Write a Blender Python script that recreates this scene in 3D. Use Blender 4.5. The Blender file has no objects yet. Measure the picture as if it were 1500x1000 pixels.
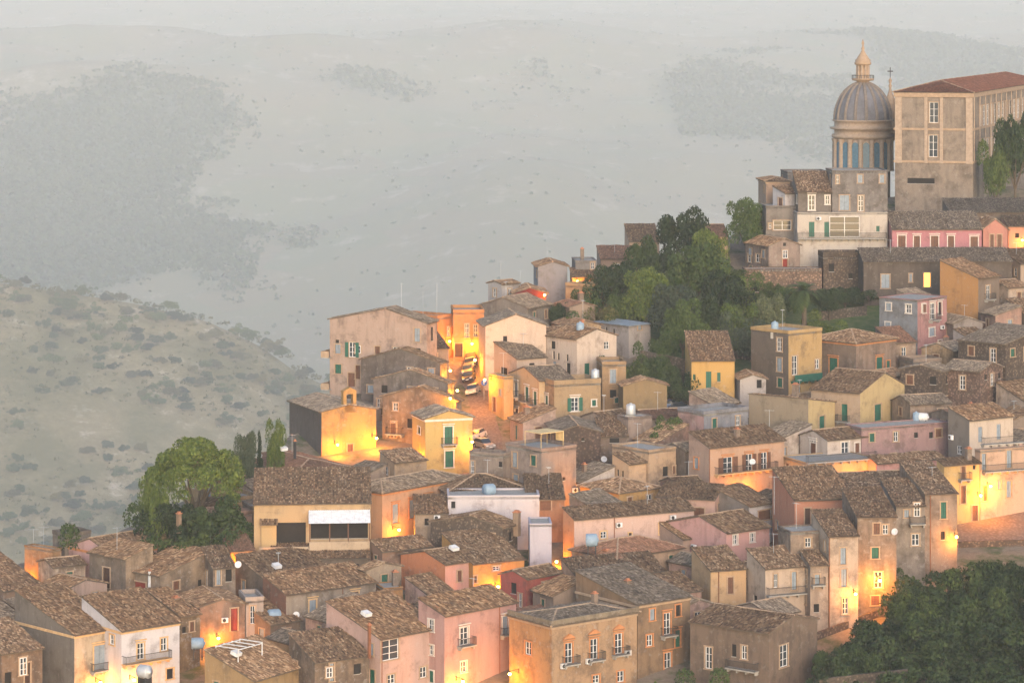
import bpy, math, random
import numpy as np
from mathutils import Vector, Matrix
R = math.radians
random.seed(7); rng = np.random.default_rng(7)
scene = bpy.context.scene
C = scene.collection
# ---------------------------------------------------------------- camera, sky, sun, exposure
CAMH = 100.0; F = 4320.0; HOR = 20.0        # camera height (m), focal length (photo px), horizon row
cam = bpy.data.cameras.new('camera'); camo = bpy.data.objects.new('camera', cam); C.objects.link(camo)
camo.location = (0, 0, CAMH); camo.rotation_euler = (R(90), 0, 0)
cam.sensor_width = 36.0; cam.lens = F / 1500 * 36; cam.shift_y = -(500 - HOR) / 1500
cam.clip_start = 1.0; cam.clip_end = 20000
scene.camera = camo
SUN_EL, SUN_AZ = 19.0, 168.0                 # azimuth clockwise from +Y (view direction)
world = bpy.data.worlds.new('World'); scene.world = world; world.use_nodes = True
wn = world.node_tree.nodes; wl = world.node_tree.links
sky = wn.new('ShaderNodeTexSky'); sky.sky_type = 'NISHITA'; sky.sun_disc = False
sky.sun_elevation = R(SUN_EL); sky.sun_rotation = R(SUN_AZ)
sky.air_density = 1.0; sky.dust_density = 1.4; sky.ozone_density = 1.0
wn['Background'].inputs['Strength'].default_value = 0.15
wl.new(sky.outputs[0], wn['Background'].inputs['Color'])
sl = bpy.data.lights.new('sun', 'SUN'); sl.energy = 0.85; sl.angle = R(30); sl.color = (1.0, 0.80, 0.68)
so = bpy.data.objects.new('sun', sl); C.objects.link(so)
_d = Vector((math.sin(R(SUN_AZ)) * math.cos(R(SUN_EL)), math.cos(R(SUN_AZ)) * math.cos(R(SUN_EL)), math.sin(R(SUN_EL))))
so.rotation_euler = (-_d).to_track_quat('-Z', 'Y').to_euler()
scene.view_settings.view_transform = 'Standard'; scene.view_settings.look = 'None'
scene.view_settings.exposure = 1.12; scene.view_settings.gamma = 1.0
scene.cycles.use_denoising = True
scene.cycles.max_bounces = 5; scene.cycles.diffuse_bounces = 2; scene.cycles.glossy_bounces = 2
scene.cycles.volume_bounces = 2; scene.cycles.transparent_max_bounces = 4
scene.cycles.sample_clamp_indirect = 6.0

# ---------------------------------------------------------------- pixel helpers (photo is 1500 x 1000)
def depth(yg): return 705900.0 / (yg + 960.6)                 # sloping town ground: row of the ground point -> distance
def ground_z(D): return 18.3 + 0.227 * (D - 360)
def at(px, py, D): return Vector(((px - 750) / F * D, D, CAMH - (py - HOR) / F * D))
def lin(h, k=1.0):
    h = h.lstrip('#'); c = [int(h[i:i + 2], 16) / 255 for i in (0, 2, 4)]
    return tuple(k * (x / 12.92 if x <= .04045 else ((x + .055) / 1.055) ** 2.4) for x in c)

# ---------------------------------------------------------------- materials
M = {}
def newmat(name, rough=0.9, spec=0.25):
    m = bpy.data.materials.new(name); m.use_nodes = True
    b = m.node_tree.nodes['Principled BSDF']
    b.inputs['Roughness'].default_value = rough; b.inputs['Specular IOR Level'].default_value = spec
    return m, m.node_tree.nodes, m.node_tree.links, b
def flat(name, col, rough=0.8, metal=0.0, var=0.15, scale=2.0):
    if name in M: return M[name]
    m, n, l, b = newmat(name, rough)
    t = n.new('ShaderNodeTexCoord'); z = n.new('ShaderNodeTexNoise'); z.inputs['Scale'].default_value = scale; z.inputs['Detail'].default_value = 5
    l.new(t.outputs['Object'], z.inputs['Vector'])
    mx = n.new('ShaderNodeMixRGB'); mx.blend_type = 'MULTIPLY'; mx.inputs[0].default_value = 1
    mx.inputs[1].default_value = (*col, 1)
    r = n.new('ShaderNodeMapRange'); r.inputs['From Min'].default_value = .3; r.inputs['From Max'].default_value = .7
    r.inputs['To Min'].default_value = 1 - var; r.inputs['To Max'].default_value = 1 + var
    l.new(z.outputs['Fac'], r.inputs['Value']); l.new(r.outputs[0], mx.inputs[2]); l.new(mx.outputs[0], b.inputs['Base Color'])
    b.inputs['Metallic'].default_value = metal
    M[name] = m; return m
def emit(name, col, s):
    m = bpy.data.materials.new(name); m.use_nodes = True; n = m.node_tree.nodes; n.clear()
    e = n.new('ShaderNodeEmission'); o = n.new('ShaderNodeOutputMaterial'); e.inputs[0].default_value = (*col, 1); e.inputs[1].default_value = s
    m.node_tree.links.new(e.outputs[0], o.inputs[0]); M[name] = m; return m
def ramp(n, stops):
    r = n.new('ShaderNodeValToRGB'); e = r.color_ramp.elements
    while len(e) > 1: e.remove(e[-1])
    e[0].position = stops[0][0]; e[0].color = (*stops[0][1], 1)
    for p, c in stops[1:]:
        k = e.new(p); k.color = (*c, 1)
    return r
def noise(n, l, vec, scale, detail=5, rough=.6):
    z = n.new('ShaderNodeTexNoise'); z.inputs['Scale'].default_value = scale; z.inputs['Detail'].default_value = detail; z.inputs['Roughness'].default_value = rough
    l.new(vec, z.inputs['Vector']); return z
def mixc(n, l, fac, a, b, mode='MIX'):
    m = n.new('ShaderNodeMixRGB'); m.blend_type = mode
    for i, v in ((0, fac), (1, a), (2, b)):
        if hasattr(v, 'links') or hasattr(v, 'is_linked'): l.new(v, m.inputs[i])
        elif i == 0: m.inputs[0].default_value = v
        else: m.inputs[i].default_value = (*v, 1)
    return m.outputs[0]
def rng_map(n, l, v, a, b, c=0., d=1.):
    r = n.new('ShaderNodeMapRange'); r.inputs['From Min'].default_value = a; r.inputs['From Max'].default_value = b
    r.inputs['To Min'].default_value = c; r.inputs['To Max'].default_value = d
    l.new(v, r.inputs['Value']); return r.outputs[0]
def plaster(hexcol, stain=.5, stone=False):
    """weathered lime plaster (or rubble stone): blotches, rain streaks, fallen patches"""
    key = 'plaster_%s_%d_%d' % (hexcol.strip('#'), int(stain * 100), stone)
    if key in M: return M[key]
    m, n, l, b = newmat(key, .93, .15)
    col = lin(hexcol, .80)
    g = sum(col) / 3; col = tuple(x * .8 + g * y * .2 for x, y in zip(col, (1.10, .97, .93))); col = tuple(x * .84 for x in col); g = sum(col) / 3
    tc = n.new('ShaderNodeTexCoord'); oi = n.new('ShaderNodeObjectInfo')
    off = n.new('ShaderNodeVectorMath'); off.operation = 'SCALE'; off.inputs[0].default_value = (37, 53, 0)
    l.new(oi.outputs['Random'], off.inputs['Scale'])
    ad = n.new('ShaderNodeVectorMath'); l.new(tc.outputs['Object'], ad.inputs[0]); l.new(off.outputs[0], ad.inputs[1])
    v = ad.outputs[0]
    big = noise(n, l, v, .34, 8, .72); mid = noise(n, l, v, 1.3, 6, .7); fine = noise(n, l, v, 7, 4, .7)
    mp = n.new('ShaderNodeMapping'); mp.inputs['Scale'].default_value = (.75, .75, .12); l.new(v, mp.inputs['Vector'])
    stk = noise(n, l, mp.outputs[0], 1.2, 5, .65)
    c = mixc(n, l, rng_map(n, l, fine.outputs['Fac'], .3, .7, 0, .35), col, tuple(x * .78 for x in col))
    dirt = (.055 + col[0] * .20, .045 + col[1] * .18, .037 + col[2] * .17)
    c = mixc(n, l, rng_map(n, l, big.outputs['Fac'], .60 - .22 * stain, .72 - .14 * stain, 0, .5 + .48 * stain), c, dirt)
    c = mixc(n, l, rng_map(n, l, stk.outputs['Fac'], .54 - .10 * stain, .74, 0, .12 + .62 * stain), c, tuple(x * .55 for x in dirt))
    pale = (min(.6, g * 1.15 + .08), min(.55, g * 1.02 + .07), min(.5, g * .9 + .06))
    c = mixc(n, l, rng_map(n, l, mid.outputs['Fac'], .60 - .06 * stain, .64, 0, .55 * stain + .06), c, pale)
    h = fine.outputs['Fac']
    if stone:
        vo = n.new('ShaderNodeTexVoronoi'); vo.inputs['Scale'].default_value = 2.6; l.new(v, vo.inputs['Vector'])
        c = mixc(n, l, .75, c, mixc(n, l, 1.0, c, ramp_out(n, l, vo.outputs['Color']), 'MULTIPLY'))
        c = mixc(n, l, rng_map(n, l, vo.outputs['Distance'], .22, .5, 0, .7), c, tuple(x * .45 for x in dirt))
        h = vo.outputs['Distance']
    bp = n.new('ShaderNodeBump'); bp.inputs['Strength'].default_value = .5; bp.inputs['Distance'].default_value = .05
    l.new(h, bp.inputs['Height']); l.new(bp.outputs[0], b.inputs['Normal'])
    l.new(c, b.inputs['Base Color']); M[key] = m; return m
def ramp_out(n, l, colsock):
    s = n.new('ShaderNodeSeparateColor'); l.new(colsock, s.inputs[0])
    r = ramp(n, [(0, (.55, .52, .5)), (.5, (1, .95, .88)), (1, (1.35, 1.2, 1.05))]); l.new(s.outputs[0], r.inputs[0]); return r.outputs[0]
def tiles_mat(name, stops, moss=.5):
    m, n, l, b = newmat(name, .92, .2)
    uv = n.new('ShaderNodeUVMap'); s = n.new('ShaderNodeSeparateXYZ'); l.new(uv.outputs[0], s.inputs[0])
    r = ramp(n, stops); l.new(s.outputs[0], r.inputs[0])
    geo = n.new('ShaderNodeNewGeometry')
    z1 = noise(n, l, geo.outputs['Position'], .45, 6, .7); z2 = noise(n, l, geo.outputs['Position'], 5.0, 4, .7)
    c = mixc(n, l, rng_map(n, l, z1.outputs['Fac'], .44, .70, 0, moss), r.outputs[0], (.10, .08, .055))
    c = mixc(n, l, rng_map(n, l, z2.outputs['Fac'], .40, .75, 0, .5), c, (.07, .055, .04))
    br = n.new('ShaderNodeMath'); br.operation = 'MULTIPLY_ADD'; l.new(s.outputs[1], br.inputs[0]); br.inputs[1].default_value = .9; br.inputs[2].default_value = .75
    c = mixc(n, l, 1.0, c, br.outputs[0], 'MULTIPLY')
    oi = n.new('ShaderNodeObjectInfo'); tr = ramp(n, [(0, (.55, .52, .50)), (.35, (.80, .76, .72)), (.65, (.95, .84, .73)), (1, (1.05, 1.0, .95))]); l.new(oi.outputs['Random'], tr.inputs[0])
    c = mixc(n, l, 1.0, c, tr.outputs[0], 'MULTIPLY')
    l.new(c, b.inputs['Base Color']); M[name] = m; return m
tiles_mat('tiles', [(0, (.09, .055, .035)), (.3, (.19, .115, .068)), (.55, (.27, .175, .105)), (.78, (.36, .25, .155)), (.93, (.48, .37, .25)), (1, (.28, .12, .07))])
tiles_mat('tiles_grey', [(0, (.12, .10, .08)), (.4, (.22, .18, .14)), (.8, (.33, .28, .22)), (1, (.42, .36, .29))])
tiles_mat('tiles_red', [(0, (.22, .085, .055)), (.5, (.33, .13, .08)), (1, (.40, .20, .13))], .25)
tiles_mat('tiles_terra', [(0, (.20, .11, .075)), (.5, (.27, .15, .10)), (1, (.33, .20, .14))], .3)
tiles_mat('tiles_orange', [(0, (.40, .22, .11)), (.5, (.5, .30, .16)), (1, (.56, .36, .22))], .2)
flat('slab', (.13, .10, .075), .95); flat('trim_cream', lin('#d9b384', .75), .85); flat('trim_stone', lin('#b49a80', .75), .9)
flat('trim_sand', lin('#b5a08c', .75), .9); flat('trim_white', lin('#d8cdc2', .8), .8); flat('trim_orange', lin('#c98a5c', .75), .85)
flat('white_paint', (.62, .61, .60), .6); flat('dark_wood', (.055, .028, .018), .6); flat('brown_wood', (.13, .06, .035), .6)
flat('green_wood', (.02, .10, .07), .55); flat('red_wood', (.20, .03, .02), .6); flat('blue_grey', (.22, .26, .30), .6)
flat('iron', (.035, .033, .032), .6); flat('metal', (.42, .44, .46), .45, .3); flat('tank_blue', (.22, .30, .38), .5)
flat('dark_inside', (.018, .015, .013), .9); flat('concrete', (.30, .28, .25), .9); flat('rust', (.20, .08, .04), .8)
flat('awning_white', (.62, .64, .67), .6); flat('cloth_cream', lin('#e8c890', .8), .8); flat('rubber', (.02, .02, .02), .8)
flat('terracotta', (.36, .15, .08), .8); flat('trunk', (.10, .075, .05), .95); flat('red_wall', lin('#7c2b2a', .8), .9)
m_, n_, l_, b_ = newmat('glass', .12, .6); b_.inputs['Base Color'].default_value = (.035, .045, .055, 1); M['glass'] = m_
emit('bulb', (1.0, .45, .08), 25); emit('lit_window', (1.0, .42, .05), 3.0)

# ---------------------------------------------------------------- mesh helpers
def tag(o, label=None, cat=None, group=None, kind=None):
    if label: o['label'] = label
    if cat: o['category'] = cat
    if group: o['group'] = group
    if kind: o['kind'] = kind
    return o
def empty(name, loc, rz=0):
    o = bpy.data.objects.new(name, None); C.objects.link(o); o.location = loc; o.rotation_euler = (0, 0, rz); o.empty_display_size = .5; return o
def link(name, me, parent=None):
    o = bpy.data.objects.new(name, me); C.objects.link(o)
    if parent: o.parent = parent
    return o
class MB:
    def __init__(s): s.v = []; s.f = []; s.mi = []; s.mats = []; s.cur = 0
    def mat(s, m):
        if m not in s.mats: s.mats.append(m)
        s.cur = s.mats.index(m); return s
    def poly(s, pts):
        k = len(s.v); s.v += [tuple(p) for p in pts]; s.f.append(tuple(range(k, k + len(pts)))); s.mi.append(s.cur); return s
    def box(s, x0, x1, y0, y1, z0, z1):
        k = len(s.v)
        s.v += [(x0, y0, z0), (x1, y0, z0), (x1, y1, z0), (x0, y1, z0), (x0, y0, z1), (x1, y0, z1), (x1, y1, z1), (x0, y1, z1)]
        for q in ((0, 3, 2, 1), (4, 5, 6, 7), (0, 1, 5, 4), (1, 2, 6, 5), (2, 3, 7, 6), (3, 0, 4, 7)):
            s.f.append(tuple(k + i for i in q)); s.mi.append(s.cur)
        return s
    def prism(s, poly, ext):           # poly: 3d points, ext: vector
        e = Vector(ext); n = len(poly); k = len(s.v)
        s.v += [tuple(p) for p in poly] + [tuple(Vector(p) + e) for p in poly]
        s.f.append(tuple(range(k + n - 1, k - 1, -1))); s.f.append(tuple(range(k + n, k + 2 * n))); s.mi += [s.cur] * 2
        for i in range(n):
            j = (i + 1) % n; s.f.append((k + i, k + j, k + n + j, k + n + i)); s.mi.append(s.cur)
        return s
    def tube(s, a, b, r0, r1=None, n=6):
        r1 = r0 if r1 is None else r1; a = Vector(a); b = Vector(b); d = (b - a).normalized()
        u = d.orthogonal().normalized(); w = d.cross(u); k = len(s.v)
        for p, r in ((a, r0), (b, r1)):
            for i in range(n):
                t = 2 * math.pi * i / n; s.v.append(tuple(p + u * (r * math.cos(t)) + w * (r * math.sin(t))))
        for i in range(n):
            j = (i + 1) % n; s.f.append((k + i, k + j, k + n + j, k + n + i)); s.mi.append(s.cur)
        s.f.append(tuple(k + i for i in range(n - 1, -1, -1))); s.f.append(tuple(k + n + i for i in range(n))); s.mi += [s.cur] * 2
        return s
    def lathe(s, prof, n=24, c=(0, 0)):
        k = len(s.v)
        for r, z in prof:
            for i in range(n):
                t = 2 * math.pi * i / n; s.v.append((c[0] + r * math.cos(t), c[1] + r * math.sin(t), z))
        for q in range(len(prof) - 1):
            for i in range(n):
                j = (i + 1) % n; s.f.append((k + q * n + i, k + q * n + j, k + (q + 1) * n + j, k + (q + 1) * n + i)); s.mi.append(s.cur)
        return s
    def build(s, name, m=None, parent=None, smooth=False):
        me = bpy.data.meshes.new(name); me.from_pydata(s.v, [], s.f)
        for mm in ([m] if m else s.mats): me.materials.append(M[mm] if isinstance(mm, str) else mm)
        if not m and len(s.mats) > 1: me.polygons.foreach_set('material_index', s.mi)
        if smooth: me.polygons.foreach_set('use_smooth', [True] * len(s.f))
        me.update(); return link(name, me, parent)
def grid_mesh(name, P, m, parent=None, smooth=True):
    ny, nx = P.shape[:2]
    i = np.arange(ny * nx).reshape(ny, nx)
    f = np.stack([i[:-1, :-1], i[:-1, 1:], i[1:, 1:], i[1:, :-1]], -1).reshape(-1, 4)
    me = bpy.data.meshes.new(name); me.from_pydata(P.reshape(-1, 3).tolist(), [], f.tolist()); me.materials.append(m)
    if smooth: me.polygons.foreach_set('use_smooth', [True] * len(f))
    me.update(); return link(name, me, parent)

# ---------------------------------------------------------------- tiled roof slopes
def tile_arrays(E, e, s, nrm, poly):
    """curved clay tiles over a convex slope polygon given in (along-eave, up-slope) coordinates"""
    W, RL = .235, .40
    pe = np.array([p[0] for p in poly]); ps = np.array([p[1] for p in poly]); n = len(poly)
    V = []; U = []
    prof = np.array([-.5, -.27, 0, .27, .5]) * W; ph = np.array([0, .07, .10, .07, 0])
    for c in np.arange(pe.min() + W / 2, pe.max(), W):
        hits = []
        for i in range(n):
            a0, a1 = pe[i], pe[(i + 1) % n]
            if (a0 - c) * (a1 - c) < 0: hits.append(ps[i] + (c - a0) / (a1 - a0) * (ps[(i + 1) % n] - ps[i]))
        if len(hits) < 2: continue
        s0, s1 = min(hits), max(hits)
        k = int((s1 - s0) / RL + .5)
        if k < 1: continue
        lo = s0 + RL * np.arange(k) + rng.normal(0, .025, k); hi = np.minimum(lo + RL + .05, s1)
        de = rng.normal(0, .018, k); dz = np.abs(rng.normal(0, .02, k)); tw = rng.normal(0, .02, k)
        A = np.zeros((k, 2, 5, 3))
        for j, (ss, lift, t) in enumerate(((lo, .05, tw), (hi, .0, -tw))):
            ee = c + de[:, None] + t[:, None] + prof[None] * (1.05 if j == 0 else .92)
            hh = ph[None] + (lift + dz)[:, None]
            A[:, j] = E + ee[..., None] * e + ss[:, None, None] * s + hh[..., None] * nrm
        uu = rng.random((k, 2)); uu[:, 0] = .8 * uu[:, 0] + .2 * rng.random(); uu[:, 1] = .75 * uu[:, 1] + .25 * rng.random()
        V.append(A.reshape(-1, 3)); U.append(np.repeat(uu, 16, axis=0))
    if not V: return None
    return np.concatenate(V), np.concatenate(U)
def build_tiles(arrs, mat, parent):
    V = np.concatenate([a[0] for a in arrs]); U = np.concatenate([a[1] for a in arrs])
    V = V.copy(); V[:, 2] += .05 * np.sin(V[:, 0] * .9 + 1.3 * len(V)) * np.sin(V[:, 1] * .8) + .03 * np.sin(V[:, 0] * 2.3 + V[:, 1] * 1.7)
    nt = len(V) // 10; base = (np.arange(nt) * 10)[:, None, None]
    q = np.array([[i, i + 1, i + 6, i + 5] for i in range(4)])[None]
    Fc = (base + q).reshape(-1)
    me = bpy.data.meshes.new('roof_tiles'); me.vertices.add(len(V)); me.vertices.foreach_set('co', V.ravel())
    me.loops.add(len(Fc)); me.loops.foreach_set('vertex_index', Fc.astype(np.int32))
    me.polygons.add(nt * 4); me.polygons.foreach_set('loop_start', (np.arange(nt * 4) * 4).astype(np.int32))
    ul = me.uv_layers.new(name='UVMap'); ul.data.foreach_set('uv', U.ravel())
    me.materials.append(M[mat]); me.update(calc_edges=True); me.validate()
    return tag(link('roof_tiles', me, parent), kind='stuff')
# ---------------------------------------------------------------- houses
HOUSES = {}; SHORT = {}; FOOT = []
BLANK = set('D3 D10 E6 B3 B4 C1 K8 F6 A1 A7 A10 B1 J6 J7 G9 G10 D4 I1 PAL B5 F7 F8'.split())
AWK = set('A10 A11 B2 B3 C3 C4 C5 C6 E5 E8 F2 G6 G7 I2 I3 I4 I5 I8 I9 I10 J1 J8 K3 K7 K10 K15 K18 L6 M1 M3 M4 D9 A12 K6 L3 K2 E10 D4 F5 C2 G8'.split())
def slopes(kind, a, b, h, p, rf, o=.38, g=.14):
    t = math.tan(R(p)); S = []
    def sl(E, e, up, t, poly): S.append((E, e, up, t, poly))
    if kind == 'mu': sl((-g, -o, h - o * t), (1, 0), (0, 1), t, [(0, 0), (a + 2 * g, 0), (a + 2 * g, b + o + g), (0, b + o + g)]); top = lambda x, y: h + y * t
    elif kind == 'mv': sl((-o, b + g, h - o * t), (0, -1), (1, 0), t, [(0, 0), (b + 2 * g, 0), (b + 2 * g, a + o + g), (0, a + o + g)]); top = lambda x, y: h + x * t
    elif kind == 'mv-': sl((a + o, -g, h - (a + o) * t), (0, 1), (-1, 0), t, [(0, 0), (b + 2 * g, 0), (b + 2 * g, a + o + g), (0, a + o + g)]); top = lambda x, y: h - x * t
    elif kind == 'mu-': sl((a + g, b + o, h - (b + o) * t), (-1, 0), (0, -1), t, [(0, 0), (a + 2 * g, 0), (a + 2 * g, b + o + g), (0, b + o + g)]); top = lambda x, y: h - y * t
    elif kind == 'gu':
        m = rf * b; rise = m * t; t2 = rise / (b - m)
        sl((-g, -o, h - o * t), (1, 0), (0, 1), t, [(0, 0), (a + 2 * g, 0), (a + 2 * g, m + o), (0, m + o)])
        sl((a + g, b + o, h - o * t2), (-1, 0), (0, -1), t2, [(0, 0), (a + 2 * g, 0), (a + 2 * g, b - m + o), (0, b - m + o)])
        top = lambda x, y: h + (y * t if y <= m else (b - y) * t2)
    elif kind == 'gv':
        m = rf * a; rise = m * t; t2 = rise / (a - m)
        sl((-o, b + g, h - o * t), (0, -1), (1, 0), t, [(0, 0), (b + 2 * g, 0), (b + 2 * g, m + o), (0, m + o)])
        sl((a + o, -g, h - o * t2), (0, 1), (-1, 0), t2, [(0, 0), (b + 2 * g, 0), (b + 2 * g, a - m + o), (0, a - m + o)])
        top = lambda x, y: h + (x * t if x <= m else (a - x) * t2)
    elif kind == 'hip':
        A, B = a + 2 * o, b + 2 * o; k = min(A, B) / 2; z = h - o * t
        sl((-o, -o, z), (1, 0), (0, 1), t, [(0, 0), (A, 0), (A - k, k), (k, k)] if A > B else [(0, 0), (A, 0), (A / 2, k)])
        sl((a + o, b + o, z), (-1, 0), (0, -1), t, [(0, 0), (A, 0), (A - k, k), (k, k)] if A > B else [(0, 0), (A, 0), (A / 2, k)])
        sl((-o, b + o, z), (0, -1), (1, 0), t, [(0, 0), (B, 0), (B - k, k), (k, k)] if B > A else [(0, 0), (B, 0), (B / 2, k)])
        sl((a + o, -o, z), (0, 1), (-1, 0), t, [(0, 0), (B, 0), (B - k, k), (k, k)] if B > A else [(0, 0), (B, 0), (B / 2, k)])
        top = lambda x, y: h
    else: top = lambda x, y: h
    return S, top
def pb(mb, face, s0, s1, d0, d1, z0, z1):
    """box on a facade: s along it, d inwards (negative is outwards)"""
    if face == 'R': mb.box(s0, s1, d0, d1, z0, z1)
    else: mb.box(d0, d1, s0, s1, z0, z1)
def facade(mb, Pm, L, prof, holes, zb):
    hm = min(z for _, z in prof)
    xs = sorted({0, L, *[c for w in holes for c in w[:2]]}); zs = sorted({zb, hm, *[c for w in holes for c in w[2:]]})
    for i in range(len(xs) - 1):
        for j in range(len(zs) - 1):
            cx, cz = (xs[i] + xs[i + 1]) / 2, (zs[j] + zs[j + 1]) / 2
            if any(w[0] < cx < w[1] and w[2] < cz < w[3] for w in holes): continue
            mb.poly([Pm(xs[i], 0, zs[j]), Pm(xs[i + 1], 0, zs[j]), Pm(xs[i + 1], 0, zs[j + 1]), Pm(xs[i], 0, zs[j + 1])])
    for (s0, s1, z0, z1) in holes:
        q = [(s0, z0), (s1, z0), (s1, z1), (s0, z1)]
        for i in range(4):
            (sa, za), (sb, zb2) = q[i], q[(i + 1) % 4]
            mb.poly([Pm(sa, 0, za), Pm(sb, 0, zb2), Pm(sb, .3, zb2), Pm(sa, .3, za)])
        mb.poly([Pm(s0, .3, z0), Pm(s1, .3, z0), Pm(s1, .3, z1), Pm(s0, .3, z1)])
    if max(z for _, z in prof) > hm + .01:
        mb.poly([Pm(0, 0, hm), Pm(L, 0, hm)] + [Pm(s, 0, z) for s, z in reversed(prof) if z > hm + .001])
SH = {'g': 'green_wood', 'b': 'brown_wood', 'k': 'blue_grey', 'G': 'green_wood', 'B': 'brown_wood', 'K': 'blue_grey'}
def window(ho, face, s0, s1, z0, z1, style, trim, holed):
    d = .16 if holed else -.06
    door = style in 'dro'
    mb = MB()
    tw = .16
    if trim:
        for (a, b_, c, e) in ((s0 - tw, s0, z0, z1), (s1, s1 + tw, z0, z1), (s0 - tw - .04, s1 + tw + .04, z1, z1 + tw)): pb(mb, face, a, b_, -.07, .02, c, e)
        if not door: pb(mb, face, s0 - tw - .08, s1 + tw + .08, -.13, .02, z0 - .12, z0)
        if trim != 'trim_stone' and z1 - z0 > 1.7: pb(mb, face, s0 - .3, s1 + .3, -.2, .02, z1 + .32, z1 + .44)
    else:
        pb(mb, face, s0 - .02, s1 + .02, -.05, .02, z0 - .09, z0 - .002)
    w = mb.build('door' if door else 'window', trim or 'concrete', ho)
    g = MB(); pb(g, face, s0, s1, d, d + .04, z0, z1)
    g.build('leaf' if door else 'pane', {'d': 'brown_wood', 'r': 'red_wood', 'o': 'dark_wood', 'x': 'dark_inside', 'l': 'lit_window'}.get(style, 'glass'), w)  # style x: near-black sheet stands in for the shade inside the opening
    W = s1 - s0; Hh = z1 - z0
    if style in 'wpGBK':
        f = MB(); t = min(.09, W * .1); e0, e1 = d - .05, d - .003
        for (a, b_, c, e) in ((s0, s0 + t, z0, z1), (s1 - t, s1, z0, z1), (s0 + t, s1 - t, z0, z0 + t), (s0 + t, s1 - t, z1 - t, z1), ((s0 + s1) / 2 - t * .6, (s0 + s1) / 2 + t * .6, z0 + t, z1 - t)): pb(f, face, a, b_, e0, e1, c, e)
        k = 3 if Hh > 1.8 else 2
        for i in range(1, k):
            z = z0 + Hh * i / k
            pb(f, face, s0 + t, (s0 + s1) / 2 - t * .6, e0 + .01, e1, z - .03, z + .03); pb(f, face, (s0 + s1) / 2 + t * .6, s1 - t, e0 + .01, e1, z - .03, z + .03)
        f.build('frame', 'white_paint', w)
    if style in 'dro':
        f = MB()
        for i in (0, 1):
            for j in range(3): pb(f, face, s0 + W * (.1 + .45 * i), s0 + W * (.45 + .45 * i), d - .03, d - .002, z0 + Hh * (.06 + .31 * j), z0 + Hh * (.31 + .31 * j))
        f.build('panel', {'d': 'brown_wood', 'r': 'red_wood', 'o': 'dark_wood'}[style], w)
    if style in 'gbkGBK':
        opened = style in 'GBK'
        for i in (0, 1):
            f = MB(); lw = W / 2
            a = (s0 + i * lw) if not opened else (s0 - lw - .02 if i == 0 else s1 + .02)
            q0, q1 = (d - .07, d - .03) if not opened else (-.15, -.11)
            pb(f, face, a + .02, a + lw - .02, q0, q1, z0 + .02, z1 - .02)
            nn = max(4, int(Hh / .22))
            for j in range(nn):
                z = z0 + .1 + (Hh - .2) * j / nn; pb(f, face, a + .08, a + lw - .08, q0 - .025, q0 - .001, z, z + .5 * Hh / nn)
            f.build('shutter', SH[style], w)
    return w
def balcony(ho, face, s0, s1, z, out=.95, mat='concrete', rail='iron', solid=False):
    mb = MB(); pb(mb, face, s0, s1, -out, -.002, z - .16, z)
    n = max(2, int((s1 - s0) / 1.3) + 1)
    for i in range(n):
        s = s0 + .2 + (s1 - s0 - .4) * i / (n - 1); pb(mb, face, s - .09, s + .09, -out * .7, -.002, z - .5, z - .163)
    bo = mb.build('balcony', mat, ho)
    r = MB(); q = out - .04
    def bar(a, b_, c, e, f, g_): pb(r, face, a, b_, c, e, f, g_)
    if solid:
        bar(s0, s1, -out, -out + .1, z, z + .95)
    else:
        bar(s0, s1, -q - .02, -q + .02, z + .93, z + .98); bar(s0, s1, -q - .012, -q + .012, z + .08, z + .105)
        for sx in (s0 + .01, s1 - .05):
            bar(sx, sx + .04, -q + .021, -.01, z + .93, z + .98)
            for k in range(5): bar(sx + .01, sx + .03, -q + .16 * k + .04, -q + .16 * k + .06, z, z + .929)
        k = int((s1 - s0) / .13)
        for i in range(k + 1):
            s = s0 + .02 + (s1 - s0 - .06) * i / k; bar(s, s + .02, -q - .01, -q + .01, z, z + .929)
    r.build('railing', mat if solid else rail, bo)
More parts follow.
